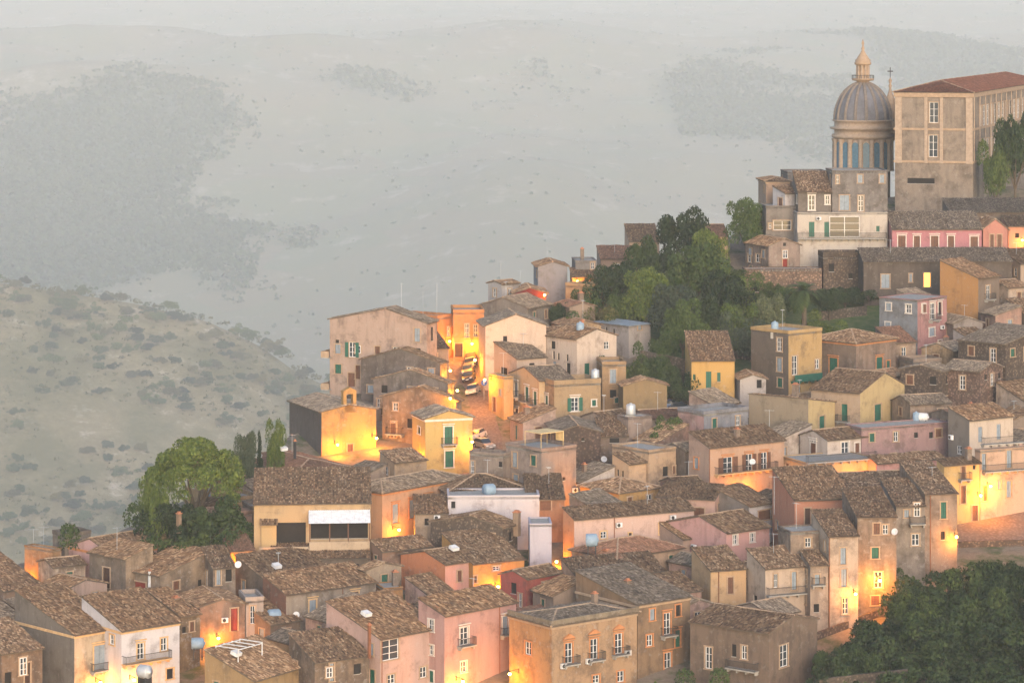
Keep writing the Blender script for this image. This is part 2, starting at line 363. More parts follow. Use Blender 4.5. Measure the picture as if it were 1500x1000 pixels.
def H(key, label, x0, xl, xr, ye, yg, th, roof='mu', col='#c0a080', pitch=17, b=None, a=None, wins=(), aw='', st=.5, stone=False,
      rf=.5, trim='trim_stone', cor=None, tiles='tiles', par=.5, balc=(), pipe=None, cat='house', name='house', ridge=True, slabmat=None, col2=None):
    if key in AWK and not aw: aw = 'wxbkgx'
    st = max(st, .3); SHORT[key] = label.split(' with ')[0]; FOOT.append(key)
    D = depth(yg); K = at(x0, yg, D); h = (yg - ye) * D / F; c, s = math.cos(R(th)), math.sin(R(th))
    if a is None:
        q = (xr - 750) / F; a = (q * K.y - K.x) / (c - q * s)
    if b is None:
        q = (xl - 750) / F; b = (q * K.y - K.x) / (-s - q * c)
    a = max(a, 1.2); b = max(b, 1.2)
    ho = empty(name, K, R(th)); tag(ho, label, cat, 'houses of the old hill town' if name == 'house' else None)
    def loc(face, px, py):
        dx, dy, dz = (px - 750) / F, 1.0, -(py - HOR) / F
        ox, oy, oz = -K.x, -K.y, CAMH - K.z
        lx, ly = ox * c + oy * s, -ox * s + oy * c; rx, ry = dx * c + dy * s, -dx * s + dy * c
        t = -ly / ry if face == 'R' else -lx / rx
        return ((lx + t * rx) if face == 'R' else (ly + t * ry)), oz + t * dz
    HOUSES[key] = dict(o=ho, a=a, b=b, h=h, loc=loc, D=D, K=K, th=th)
    S, top = slopes(roof, a, b, h, pitch, rf)
    prR = [(0, top(0, 0)), (a, top(a, 0))]; prL = [(0, top(0, 0)), (b, top(0, b))]
    if roof == 'gv': prR.insert(1, (rf * a, top(rf * a, 0)))
    if roof == 'gu': prL.insert(1, (rf * b, top(0, rf * b)))
    # windows: pixel rectangles on a face, or automatic rows
    W = []
    for (face, px, py, w, hh, style) in wins:
        sa, z = loc(face, px - w / 2, py); sb, _ = loc(face, px + w / 2, py); _, zt = loc(face, px, py - hh / 2); _, zl = loc(face, px, py + hh / 2)
        s0, s1 = min(sa, sb), max(sa, sb); L = a if face == 'R' else b
        s0 = max(.15, s0); s1 = min(L - .15, s1)
        if s1 - s0 > .25: W.append((face, s0, s1, zl, zt, style))
    ex = {w[0] for w in W}
    if not aw and key not in BLANK: aw = 'wxbkgw'
    if aw:
        for face, L in (('R', a), ('L', b)):
            if face in ex and key not in AWK: continue
            nc = int(L / 3.3); rows = int((h - .3) / 3.1)
            for r_ in range(rows):
                zt = h - .75 - 3.1 * r_
                for i in range(nc):
                    if random.random() < .28: continue
                    sc_ = L * (i + .5) / nc + random.uniform(-.25, .25); w = random.choice((.8, .95, 1.05)); hh = random.choice((1.2, 1.4, 2.1)) if zt > 2.4 else 1.3
                    if zt - hh < .2: continue
                    W.append((face, sc_ - w / 2, sc_ + w / 2, zt - hh, zt, random.choice(aw)))
    holes = {'R': [], 'L': []}; placed = []
    for (face, s0, s1, z0, z1, style) in W:
        hm = min(z for _, z in (prR if face == 'R' else prL))
        ok = z1 < hm - .12 and z0 > -1.5 and not any(s0 < q[1] + .1 and s1 > q[0] - .1 and z0 < q[3] + .1 and z1 > q[2] - .1 for q in holes[face])
        if ok: holes[face].append((s0, s1, z0, z1))
        placed.append((face, s0, s1, z0, z1, style.replace('+', ''), ok, '+' in style))
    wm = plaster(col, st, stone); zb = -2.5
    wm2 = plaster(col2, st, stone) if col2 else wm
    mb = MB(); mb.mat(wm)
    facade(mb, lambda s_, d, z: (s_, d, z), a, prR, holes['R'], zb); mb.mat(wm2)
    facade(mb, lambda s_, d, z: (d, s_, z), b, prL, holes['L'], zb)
    prB = [(0, top(0, b)), (a, top(a, b))]; prQ = [(0, top(a, 0)), (b, top(a, b))]
    if roof == 'gv': prB.insert(1, (rf * a, top(rf * a, b)))
    if roof == 'gu': prQ.insert(1, (rf * b, top(a, rf * b)))
    mb.mat(wm)
    facade(mb, lambda s_, d, z: (s_, b - d, z), a, prB, [], zb); facade(mb, lambda s_, d, z: (a - d, s_, z), b, prQ, [], zb)
    wall = mb.build('wall', None, ho)
    for (face, s0, s1, z0, z1, style, ok, bal) in placed:
        window(ho, face, s0, s1, z0, z1, style, trim if not (style == 'x' and trim == 'trim_stone') else None, ok)
        if bal: balcony(ho, face, s0 - .55, s1 + .55, z0)
    for (face, p0, p1, py, *rest) in balc:
        sa, z = loc(face, p0, py); sb, _ = loc(face, p1, py); L = a if face == 'R' else b
        balcony(ho, face, max(-.3, min(sa, sb)), min(L + .3, max(sa, sb)), z, *rest)
    if cor:
        mb = MB(); zc = min(prR[0][1], prR[-1][1]); mb.box(-.12, a + .05, -.12, -.002, zc - .38, zc - .08)
        zc = min(prL[0][1], prL[-1][1]); mb.box(-.12, -.002, -.001, b + .05, zc - .38, zc - .08); mb.build('cornice', cor, ho)
    if pipe is not None:
        mb = MB(); s_ = pipe * a; mb.tube((s_, -.1, -2), (s_, -.1, top(s_, 0) - .15), .055); mb.tube((s_, -.1, top(s_, 0) - .15), (s_, -.33, top(s_, 0) + .0), .055); mb.build('downpipe', 'rust', ho)
    if roof == 'flat':
        mb = MB(); mb.box(.0, a, .0, b, h - .3, h - .02); rf_ = mb.build('roof', slabmat or 'concrete', ho)
        if par:
            mb = MB(); t = .22
            mb.box(-.05, a + .05, -.05, t, h, h + par); mb.box(-.05, a + .05, b - t, b + .05, h, h + par)
            mb.box(-.05, t, t, b - t, h, h + par); mb.box(a - t, a + .05, t, b - t, h, h + par); mb.build('parapet', wm, ho)
    else:
        mb = MB(); arr = []
        for (E, e, up, t, poly) in S:
            E = np.array(E, float); e3 = np.array((e[0], e[1], 0.)); q = math.hypot(1, t); s3 = np.array((up[0], up[1], t)) / q
            nn = np.cross(e3, s3); nn = nn if nn[2] > 0 else -nn
            pl = [(p[0], p[1] * q) for p in poly]
            pts = [E + e3 * p[0] + s3 * p[1] + nn * .02 for p in pl]
            mb.prism([Vector(p) for p in pts], Vector(nn) * .11)
            r_ = tile_arrays(E + nn * .12, e3, s3, nn, pl)
            if r_: arr.append(r_)
        rfo = mb.build('roof', slabmat or 'slab', ho)
        if arr and tiles: build_tiles(arr, tiles, rfo)
        if ridge and roof in ('gu', 'gv', 'hip'):
            mb = MB()
            if roof == 'gu': P0, P1 = Vector((-.14, rf * b, top(0, rf * b) + .16)), Vector((a + .14, rf * b, top(0, rf * b) + .16)); segs = [(P0, P1)]
            elif roof == 'gv': P0, P1 = Vector((rf * a, -.14, top(rf * a, 0) + .16)), Vector((rf * a, b + .14, top(rf * a, 0) + .16)); segs = [(P0, P1)]
            else:
                o = .38; A, B = a + 2 * o, b + 2 * o; k = min(A, B) / 2; t = math.tan(R(pitch)); zr = h - o * t + k * t + .16; ze = h - o * t + .16
                if A > B: r0, r1 = Vector((-o + k, b / 2, zr)), Vector((a + o - k, b / 2, zr)); cs = [((-o, -o), r0), ((-o, b + o), r0), ((a + o, -o), r1), ((a + o, b + o), r1)]
                else: r0, r1 = Vector((a / 2, -o + k, zr)), Vector((a / 2, b + o - k, zr)); cs = [((-o, -o), r0), ((a + o, -o), r0), ((-o, b + o), r1), ((a + o, b + o), r1)]
                segs = [(r0, r1)] + [(Vector((q[0], q[1], ze)), r) for q, r in cs]
            for (P0, P1) in segs:
                n_ = max(1, int((P1 - P0).length / .45))
                for i in range(n_): mb.tube(P0.lerp(P1, i / n_), P0.lerp(P1, (i + .97) / n_), .15, .12, 6)
            mb.build('ridge_cap', 'trim_stone', rfo)
    return ho
# ---------------------------------------------------------------- terrain
def gmat(name, fn, rough=.95):
    m, n, l, b = newmat(name, rough, .15); geo = n.new('ShaderNodeNewGeometry'); c = fn(n, l, geo.outputs['Position']); l.new(c, b.inputs['Base Color']); M[name] = m; return m
def g_town(n, l, p):
    a = noise(n, l, p, .15, 6, .7); f = noise(n, l, p, 1.5, 5, .7)
    c = mixc(n, l, rng_map(n, l, f.outputs['Fac'], .3, .7), (.16, .12, .085), (.24, .19, .14))
    return mixc(n, l, rng_map(n, l, a.outputs['Fac'], .5, .62), c, (.07, .085, .035))
def g_hill(n, l, p):
    a = noise(n, l, p, .012, 10, .75); f = noise(n, l, p, .035, 10, .8); q = noise(n, l, p, .12, 6, .8)
    c = mixc(n, l, rng_map(n, l, q.outputs['Fac'], .35, .65), (.16, .13, .06), (.24, .195, .11))
    c = mixc(n, l, rng_map(n, l, f.outputs['Fac'], .56, .64), c, (.38, .33, .26))
    return mixc(n, l, rng_map(n, l, a.outputs['Fac'], .42, .56, 0, .8), c, (.10, .095, .035))
def g_far(n, l, p):
    at_ = n.new('ShaderNodeVertexColor'); at_.layer_name = 'wood'
    f = noise(n, l, p, .012, 8, .75); q = noise(n, l, p, .002, 6, .7)
    vo = n.new('ShaderNodeTexVoronoi'); vo.feature = 'DISTANCE_TO_EDGE'; vo.inputs['Scale'].default_value = .0065; l.new(p, vo.inputs['Vector'])
    vc = n.new('ShaderNodeTexVoronoi'); vc.inputs['Scale'].default_value = .0065; l.new(p, vc.inputs['Vector']); sc = n.new('ShaderNodeSeparateColor'); l.new(vc.outputs['Color'], sc.inputs[0])
    c = mixc(n, l, sc.outputs[0], (.16, .14, .085), (.13, .145, .08))
    c = mixc(n, l, rng_map(n, l, q.outputs['Fac'], .4, .6, 0, .6), c, (.19, .155, .10))
    c = mixc(n, l, rng_map(n, l, f.outputs['Fac'], .56, .68), c, (.30, .27, .22))
    c = mixc(n, l, rng_map(n, l, vo.outputs['Distance'], .004, .012, .4, 0), c, (.12, .125, .075))
    k = n.new('ShaderNodeMath'); k.operation = 'ADD'; l.new(at_.outputs['Color'], k.inputs[0])
    l.new(rng_map(n, l, f.outputs['Fac'], .3, .7, -.35, .35), k.inputs[1])
    return mixc(n, l, rng_map(n, l, k.outputs[0], .25, .8), c, (.05, .07, .045))
def g_pave(n, l, p):
    v = n.new('ShaderNodeTexVoronoi'); v.inputs['Scale'].default_value = 2.2; l.new(p, v.inputs['Vector'])
    f = noise(n, l, p, .4, 5, .7)
    c = mixc(n, l, rng_map(n, l, v.outputs['Distance'], .1, .6), (.27, .19, .15), (.15, .105, .08))
    return mixc(n, l, rng_map(n, l, f.outputs['Fac'], .4, .65, 0, .6), c, (.20, .15, .12))
def g_grass(n, l, p):
    f = noise(n, l, p, .8, 6, .7); return mixc(n, l, rng_map(n, l, f.outputs['Fac'], .35, .65), (.05, .09, .025), (.11, .12, .05))
gmat('ground_town', g_town); gmat('ground_hill', g_hill); gmat('ground_far', g_far); gmat('paving', g_pave); gmat('grass', g_grass)
def vnoise(x, y, seed=0):                                  # smooth value noise, vectorised
    r = np.random.default_rng(seed).random((64, 64)); xi = np.floor(x).astype(int); yi = np.floor(y).astype(int); fx = x - xi; fy = y - yi
    fx = fx * fx * (3 - 2 * fx); fy = fy * fy * (3 - 2 * fy); g = lambda i, j: r[i % 64, j % 64]
    return (g(xi, yi) * (1 - fx) + g(xi + 1, yi) * fx) * (1 - fy) + (g(xi, yi + 1) * (1 - fx) + g(xi + 1, yi + 1) * fx) * fy
def fbm(x, y, o=4, seed=0): return sum(vnoise(x * 2 ** i, y * 2 ** i, seed + i) / 2 ** i for i in range(o)) / 2 - .5
# town hill: a sloping plane up to its crest, then falling away into the valley
cx = np.array([-900, 0, 150, 350, 470, 640, 800, 950, 1100, 1300, 1700, 2600]); cy = np.array([850, 830, 790, 690, 600, 500, 445, 385, 335, 285, 250, 250])
PX = np.linspace(-900, 2400, 111); T = np.concatenate([np.linspace(230, 640, 110), np.linspace(650, 1700, 36)])
P = np.zeros((len(T), len(PX), 3))
dc = 705900.0 / (np.interp(PX, cx, cy) + 960.6)
for i, D in enumerate(T):
    z = 18.3 + .227 * (np.minimum(D, dc) - 360) - np.maximum(0, D - dc) * .62
    z = np.where(D < 350, 16.0 + (D - 350) * .35, z); z = np.maximum(z, -430)
    P[i, :, 0] = (PX - 750) / F * np.minimum(D, 700) + (PX - 750) / F * max(0, D - 700) * .6; P[i, :, 1] = D; P[i, :, 2] = z
tag(grid_mesh('terrain', P, M['ground_town']), kind='structure')
# hillside across the valley, on the left
gx = np.linspace(-1440, 1440, 181); gy = np.linspace(1900, 4300, 241); X, Y = np.meshgrid(gx, gy)
ridge_px = np.array([-500, 0, 100, 200, 300, 370, 470, 640, 900, 1500]); ridge_py = np.array([395, 418, 432, 448, 470, 500, 562, 640, 760, 900])
RD = 3000.0; rz = lambda x: CAMH - (np.interp(750 + x / RD * F, ridge_px, ridge_py) - HOR) / F * RD
Z = np.where(Y < RD, rz(X) - (RD - Y) * .44, rz(X) - (Y - RD) * .25) + fbm(X / 90, Y / 90, 4, 3) * 11 + fbm(X / 18, Y / 18, 3, 9) * 2.5
HX, HY, HZ = X, Y, np.maximum(Z, -440)
tag(grid_mesh('hill', np.stack([HX, HY, HZ], -1), M['ground_hill']), kind='structure')
def hill_z(x, y): j = int(np.clip((x + 1440) / 16, 0, 180)); i = int(np.clip((y - 1900) / 10, 0, 240)); return HZ[i, j]
# far plateau with woods
gx = np.linspace(-2300, 2300, 231); gy = np.linspace(1500, 6500, 201); X, Y = np.meshgrid(gx, gy)
bx = 750 + X / Y * F
Z = np.interp(Y, [1500, 2000, 2350, 2950, 4300, 5500, 6500], [-180, -175, -105, 40, 122, 195, 240])
spur = np.exp(-((bx - 760) / 190) ** 2) * np.exp(-((Y - 2350) / 330) ** 2) * 55
Z = Z + spur + fbm(X / 420, Y / 420, 5, 21) * 130 * np.clip((Y - 1900) / 900, 0, 1) * np.clip((4200 - Y) / 900, .25, 1) + fbm(X / 60, Y / 60, 3, 5) * 6
n1 = fbm(X / 260, Y / 330, 5, 33); n2 = fbm(X / 90, Y / 150, 4, 51); wx = bx + n1 * 420 + n2 * 160; wy = Y + fbm(X / 240, Y / 300, 4, 71) * 900
mk = np.clip((430 - bx) / 120, 0, 1) * np.clip((Y - 2150) / 150, 0, 1) * np.clip((3000 - Y) / 160, 0, 1)
mk = np.maximum(mk, np.clip((bx - 850) / 160, 0, 1) * np.clip((Y - 2450) / 250, 0, 1) * np.clip((3600 - Y) / 300, 0, 1) * .9)
mk = np.maximum(mk, .42 * np.clip((Y - 2150) / 150, 0, 1) * np.clip((3300 - Y) / 300, 0, 1))
wood = np.clip((mk - .55) * 1.6 + n1 * 3.2 + n2 * 2.2 + .35 * (mk > .3), 0, 1)
wood = np.clip(wood - spur / 40, 0, 1)
X, Y, Z = X * 2.1, Y * 2.1, (Z - 100) * 2.1 + 100
far = tag(grid_mesh('plateau', np.stack([X, Y, Z], -1), M['ground_far']), kind='structure')
ca = far.data.color_attributes.new('wood', 'FLOAT_COLOR', 'POINT'); cc = np.ones((wood.size, 4), np.float32); cc[:, :3] = wood.reshape(-1, 1); ca.data.foreach_set('color', cc.ravel())
FX, FY, FZ, FW = gx, gy, Z, wood
# the street, the square and the garden laid on the slope
def patch(name, pts, mat, lift=.05, n=1):
    P = []
    for px, yg in pts:
        D = depth(yg); v = at(px, yg, D); P.append((v.x, v.y, v.z + lift))
    mb = MB(); mb.poly(P); return tag(mb.build(name, mat), kind='structure')
patch('street', [(672, 700), (740, 700), (735, 640), (722, 600), (716, 570), (706, 540), (704, 520), (650, 520), (662, 545), (682, 570), (690, 600), (690, 650)], 'paving')
patch('square', [(1390, 800), (1560, 800), (1560, 735), (1380, 745)], 'paving', .06)
patch('footpath', [(1195, 935), (1330, 880), (1335, 868), (1195, 905)], 'paving', .06)
patch('garden', [(925, 570), (1290, 570), (1290, 425), (1060, 400), (960, 440)], 'grass', .04)

# ---------------------------------------------------------------- the houses, from the valley side up to the church
W_ = 'w'
# bottom left
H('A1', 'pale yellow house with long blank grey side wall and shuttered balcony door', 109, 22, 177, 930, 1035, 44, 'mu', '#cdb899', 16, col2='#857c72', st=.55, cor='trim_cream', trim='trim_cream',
  wins=[('R', 146, 962, 17, 36, 'k+')], pipe=.97)
H('A2', 'white house with long iron balcony and yellow window surrounds', 178, None, 263, 924, 1034, 40, 'mu', '#dcd8dc', 17, b=9, st=.12, cor='trim_cream', trim='trim_cream',
  wins=[('R', 206, 953, 10, 24, 'w'), ('R', 240, 943, 9, 19, 'w'), ('R', 249, 986, 10, 15, 'x')], balc=[('R', 178, 245, 972, 1.1, 'trim_cream')])
H('A3', 'narrow crumbling ochre house beside the white balcony house', 264, None, 293, 903, 985, 42, 'mu', '#a88a62', 17, b=7, st=.9, wins=[('R', 270, 922, 6, 9, 'x'), ('R', 281, 917, 6, 14, 'b')])
H('A4', 'brown gabled house with red door above a glowing street lamp', 293, None, 359, 890, 962, 22, 'gv', '#a5836c', 15, b=9, st=.75, wins=[('R', 343, 907, 10, 33, 'r')])
H('A5', 'small pale house with a tall white glazed door', 360, None, 386, 880, 950, 15, 'flat', '#b9a79a', b=5, st=.5, wins=[('R', 370, 900, 7, 26, 'p')])
H('A6', 'stone coloured house with dark red terrace door and two small windows', 235, 184, 311, 844, 915, 50, 'mv', '#a58d72', 12, st=.7, stone=False,
  wins=[('L', 205, 866, 17, 28, 'r'), ('R', 258, 857, 9, 13, 'b'), ('R', 293, 855, 6, 13, 'x')])
H('A7', 'grey brown house with tall dark doorway beside a blank tan wall', 184, 131, 224, 819, 905, 48, 'mv', '#b59a7a', 14, col2='#8f7d6c', st=.75, wins=[('L', 156, 846, 10, 30, 'o'), ('L', 157, 890, 9, 18, 'x')])
H('A8', 'long pink house with a broad tiled roof at the edge of town', 163, 139, 307, 812, 880, 46, 'gu', '#d9a9a4', 18, b=9, st=.25, cor='trim_orange', wins=[('R', 299, 797, 5, 9, 'x'), ('R', 288, 795, 5, 6, 'w')])
H('A9', 'orange lamplit wall house with one square dark window', 77, 36, 90, 806, 862, 55, 'flat', '#b58a5a', st=.6, par=.2, wins=[('L', 67, 840, 10, 10, 'x')])
H('A10', 'grey roughcast house with sloping parapet beside the lamplit wall', 95, 77, 133, 786, 852, 38, 'flat', '#8f8378', st=.8, wins=[('R', 86, 835, 6, 8, 'x')])
H('A11', 'low house with orange brown tiled roof at the valley edge', 5, -60, 62, 866, 905, 40, 'mu', '#a58468', 14, st=.6)
H('A12', 'dark stained house with arched doorway below the long grey wall', 2, -50, 62, 958, 1060, 40, 'mu', '#9b7a5c', 16, b=8, st=.85, wins=[('R', 12, 995, 10, 22, 'x'), ('R', 40, 985, 8, 30, 'o')])
H('A13', 'small yellow lean-to with purple pink metal roof', 140, None, 153, 896, 925, 40, 'mu', '#c9a648', 12, b=4, tiles='tiles_red', st=.3)
H('A14', 'little house with a plant terrace and white satellite dish', 312, None, 345, 833, 905, 20, 'mu', '#a08c78', 16, b=6, st=.7, wins=[('R', 320, 845, 6, 22, 'k'), ('R', 335, 842, 9, 18, 'x')])
H('A15', 'small house with terracotta roof over a lamplit orange alley', 338, None, 372, 808, 868, 20, 'mu', '#c08a45', 16, b=6, st=.4, tiles='tiles_terra')
# bottom middle
H('B1', 'wide house with grey streaked front and lamplit yellow end', 419, 385, 551, 871, 945, 37, 'mu', '#a99885', 17, col2='#8f5f4c', st=.75, pipe=.62,
  wins=[('R', 458, 893, 10, 30, 'k'), ('R', 520, 879, 10, 26, 'b')], trim='trim_cream')
H('B2', 'low house with skylight in its wide tiled roof', 388, 345, 487, 850, 905, 37, 'mu', '#8d7b6a', 17, st=.7)
H('B3', 'low tiled lean-to below the loggia house', 396, None, 541, 818, 862, 2, 'mu', '#8a7866', 16, b=4.5, st=.6)
H('B4', 'beige house with open loggias and two ribbed tile roofs', 372, 366, 543, 738, 845, 4, 'mu', '#c9a878', 20, b=9, st=.25,
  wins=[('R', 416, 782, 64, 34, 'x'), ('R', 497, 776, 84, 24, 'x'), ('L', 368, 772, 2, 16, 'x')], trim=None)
H('B5', 'low building with broad reddish tiled roof beside the pine', 432, 344, 520, 695, 748, 32, 'hip', '#8a7362', 13, st=.7, tiles='tiles_terra', wins=[('L', 352, 712, 8, 26, 'k')])
H('B6', 'orange palazzo with row of closed shutters under a hipped roof', 560, 505, 684, 722, 806, 50, 'hip', '#cfa078', 16, st=.2, cor='trim_orange', trim='trim_orange', tiles='tiles_grey',
  wins=[('R', 579, 752, 9, 28, 'k'), ('R', 604, 745, 9, 27, 'k'), ('R', 627, 737, 9, 24, 'k'), ('R', 667, 735, 7, 12, 'x')])
H('B7', 'small tiled house rising behind the orange palazzo roof', 578, 556, 625, 678, 735, 35, 'mu', '#b79a78', 16, st=.5)
# street, left side
H('C1', 'little chapel with lamplit golden front and bell gable', 471, 424, 551, 604, 668, 24, 'gv', '#c79a4e', 11, col2='#6e645c', st=.45, cat='chapel', name='chapel', tiles='tiles_grey',  # front's gold has the lamplight mixed into its plaster colour
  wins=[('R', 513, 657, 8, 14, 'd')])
H('C2', 'big pinkish gabled house standing alone against the misty valley', 625, 483, 640, 474, 590, 68, 'gu', '#c2a592', 16, st=.4, rf=.42,
  wins=[('L', 516, 512, 10, 22, 'G'), ('L', 494, 500, 5, 5, 'x'), ('L', 515, 556, 10, 20, 'd')], tiles='tiles_grey')
H('C3', 'small white gabled house with lilac tint', 612, 543, 622, 505, 575, 66, 'gu', '#d2cbd6', 15, st=.1)
H('C4', 'dark grey gabled house in the row, highest up the street', 645, 529, 655, 533, 605, 66, 'gu', '#7d716a', 16, st=.8)
H('C5', 'dark grey gabled house in the row, second down the street', 656, 547, 665, 562, 632, 66, 'gu', '#8c7f76', 15, st=.8, wins=[('L', 555, 590, 5, 12, 'w')])
H('C6', 'brown gabled house in the row with small balcony, third down the street', 668, 560, 676, 588, 662, 64, 'gu', '#a08468', 16, st=.8, wins=[('L', 577, 628, 8, 22, 'w'), ('L', 600, 620, 7, 14, 'x')], balc=[('L', 568, 592, 634)])
H('C7', 'yellow house with white pediment and two green doors by the street', 623, 604, 692, 614, 700, 18, 'gv', '#d9b45e', 16, st=.12, trim='trim_white', cor='trim_white', tiles='tiles_grey',
  wins=[('R', 657, 637, 12, 25, 'g+'), ('R', 658, 672, 12, 24, 'g'), ('L', 614, 630, 4, 10, 'x')])
# end of the street and its right side
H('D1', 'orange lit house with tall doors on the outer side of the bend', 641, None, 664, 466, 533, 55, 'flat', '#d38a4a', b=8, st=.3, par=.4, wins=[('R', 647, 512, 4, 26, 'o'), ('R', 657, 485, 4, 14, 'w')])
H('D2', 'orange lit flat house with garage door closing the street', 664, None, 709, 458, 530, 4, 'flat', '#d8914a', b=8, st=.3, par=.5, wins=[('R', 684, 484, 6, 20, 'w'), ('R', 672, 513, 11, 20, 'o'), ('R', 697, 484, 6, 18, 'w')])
H('D3', 'large blank cream gabled wall with one small square window', 711, 701, 800, 478, 572, 8, 'gv', '#d9bfa8', 20, st=.1, wins=[('R', 740, 496, 6, 8, 'x')], tiles='tiles_grey')
H('D4', 'cream house with three slit windows and water tank on top', 845, 800, 903, 497, 585, 40, 'gv', '#dcc6b2', 17, st=.1, trim=None, wins=[('L', 811, 520, 3, 12, 'x'), ('L', 818, 522, 3, 10, 'x'), ('L', 831, 524, 3, 10, 'x')])
H('D5', 'small pale house with white terrace awning above the street', 757, 720, 800, 526, 592, 30, 'mu', '#d2b49a', 15, st=.25, wins=[('L', 738, 545, 10, 14, 'x')], tiles='tiles_grey')
H('D6', 'cream street house with wrought iron balconies and a dark tiled roof', 790, 747, 840, 558, 632, 24, 'gu', '#d3b486', 15, st=.3, trim='trim_white', tiles='tiles_grey',
  wins=[('L', 756, 570, 5, 20, 'k+'), ('L', 772, 577, 5, 21, 'g+'), ('L', 784, 583, 5, 20, 'g+'), ('L', 757, 607, 5, 18, 'd'), ('L', 776, 612, 5, 18, 'd')])
H('D7', 'tan flat roofed corner house with green shutters and a roof garden', 812, 790, 880, 564, 643, 22, 'flat', '#b3956c', st=.4, par=.7, trim='trim_white', wins=[('R', 842, 592, 11, 20, 'G'), ('R', 870, 590, 6, 9, 'g'), ('L', 801, 590, 4, 22, 'g+')])
H('D8', 'ochre street front with dark doors below the cream gabled wall', 738, 716, 752, 553, 615, 30, 'flat', '#d2a765', st=.35, par=.15, wins=[('L', 724, 592, 5, 22, 'd'), ('L', 733, 575, 4, 10, 'k')])
H('D9', 'tall tan wall partly lit orange behind the roof garden', 882, None, 917, 534, 606, 6, 'flat', '#b08d62', b=6, st=.45, wins=[('R', 903, 586, 5, 8, 'g')])
H('D10', 'plain olive tan gabled block without windows', 913, 906, 977, 566, 632, 8, 'gv', '#9c8258', 16, st=.25)
H('E1', 'dark stone gabled house with patched wall', 813, None, 880, 634, 700, 6, 'gv', '#8a7268', 16, b=10, st=.85, stone=True, wins=[('R', 854, 643, 4, 5, 'x')], tiles='tiles_grey')
H('E2', 'square grey tower house with water tank on its flat roof', 920, 904, 955, 612, 680, 30, 'flat', '#a08c80', st=.7, par=.1, wins=[('R', 940, 639, 5, 7, 'x')])
H('E3', 'low dark tiled house tucked beside the square tower', 880, None, 920, 640, 690, 6, 'mu', '#8d7868', 18, b=6, st=.8, wins=[('R', 900, 644, 14, 8, 'x')])
H('E4', 'peach house with arched brown shutters and a long balcony', 1039, 1009, 1149, 656, 752, 34, 'mu', '#d2a684', 19, col2='#b79a88', st=.3, pipe=.0, trim='trim_orange',
  wins=[('R', 1066, 682, 14, 26, 'B'), ('R', 1097, 678, 10, 27, 'B'), ('R', 1119, 675, 9, 26, 'B'), ('L', 1020, 678, 6, 16, 'k')], balc=[('R', 1046, 1134, 694, 1.0, 'trim_cream')])
H('E5', 'flat topped house with peeling pink side and blue grey front', 1031, 993, 1096, 607, 690, 38, 'flat', '#8e9098', col2='#c49a94', st=.6, wins=[('L', 1003, 626, 5, 8, 'x')])
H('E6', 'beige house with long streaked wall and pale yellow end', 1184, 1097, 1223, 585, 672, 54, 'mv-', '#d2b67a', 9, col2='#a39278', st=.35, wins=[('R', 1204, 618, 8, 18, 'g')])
H('E7', 'yellow gabled house with bright green door and shutters', 1260, 1188, 1325, 576, 655, 52, 'gv', '#d2b67a', 18, col2='#c4a888', st=.15, rf=.55,
  wins=[('R', 1286, 604, 10, 24, 'g'), ('R', 1313, 596, 9, 13, 'g'), ('L', 1237, 604, 9, 25, 'g+')])
H('E8', 'dusky pink low block with flat dark terrace', 1262, 1238, 1390, 628, 700, 25, 'flat', '#b08a86', st=.4, par=.15, wins=[('R', 1364, 637, 6, 9, 'x'), ('R', 1342, 637, 6, 8, 'x')])
H('E9', 'rose pink house with two small dark windows in front', 1284, 1271, 1383, 679, 738, 26, 'mu', '#d89a90', 17, st=.15, wins=[('R', 1311, 699, 7, 11, 'x'), ('R', 1363, 697, 8, 12, 'x')])
H('E10', 'white turret house with tall glazed doors on a terrace', 1212, 1172, 1269, 645, 712, 32, 'gu', '#d6c4b4', 17, st=.1, trim='trim_white', wins=[('L', 1191, 655, 8, 20, 'w'), ('R', 1238, 660, 11, 26, 'w')])
H('E11', 'terrace block with lamplit yellow curved front', 1180, 1144, 1281, 678, 745, 24, 'flat', '#d6b07a', st=.3, par=.1, balc=[('R', 1180, 1281, 677, .8)], wins=[('R', 1266, 704, 9, 8, 'x')])
H('E12', 'narrow yellow house with two balconies beside the square', 1383, 1372, 1435, 682, 772, 24, 'mu', '#d8b268', 17, st=.25, wins=[('R', 1411, 692, 6, 18, 'b+'), ('R', 1411, 724, 7, 26, 'b'), ('R', 1428, 752, 8, 24, 'd'), ('R', 1427, 684, 4, 6, 'x')])
H('E13', 'cream top floor with turquoise shutters on the right hand house', 1420, 1389, 1484, 616, 705, 34, 'mu', '#d9c4ae', 17, col2='#8f8478', st=.1, trim=None, wins=[('R', 1436, 636, 6, 22, 'k'), ('R', 1463, 632, 6, 22, 'k')])
H('E14', 'tall peach house with two terraces above the square', 1436, 1428, 1506, 660, 762, 24, 'flat', '#d8b090', st=.25, par=.1, balc=[('R', 1436, 1500, 650, 1.0), ('R', 1438, 1500, 690, 1.0)],
  wins=[('R', 1441, 676, 6, 24, 'k'), ('R', 1478, 672, 7, 26, 'k'), ('R', 1443, 722, 6, 22, 'b'), ('R', 1478, 716, 7, 24, 'k'), ('R', 1464, 710, 5, 12, 'k')])
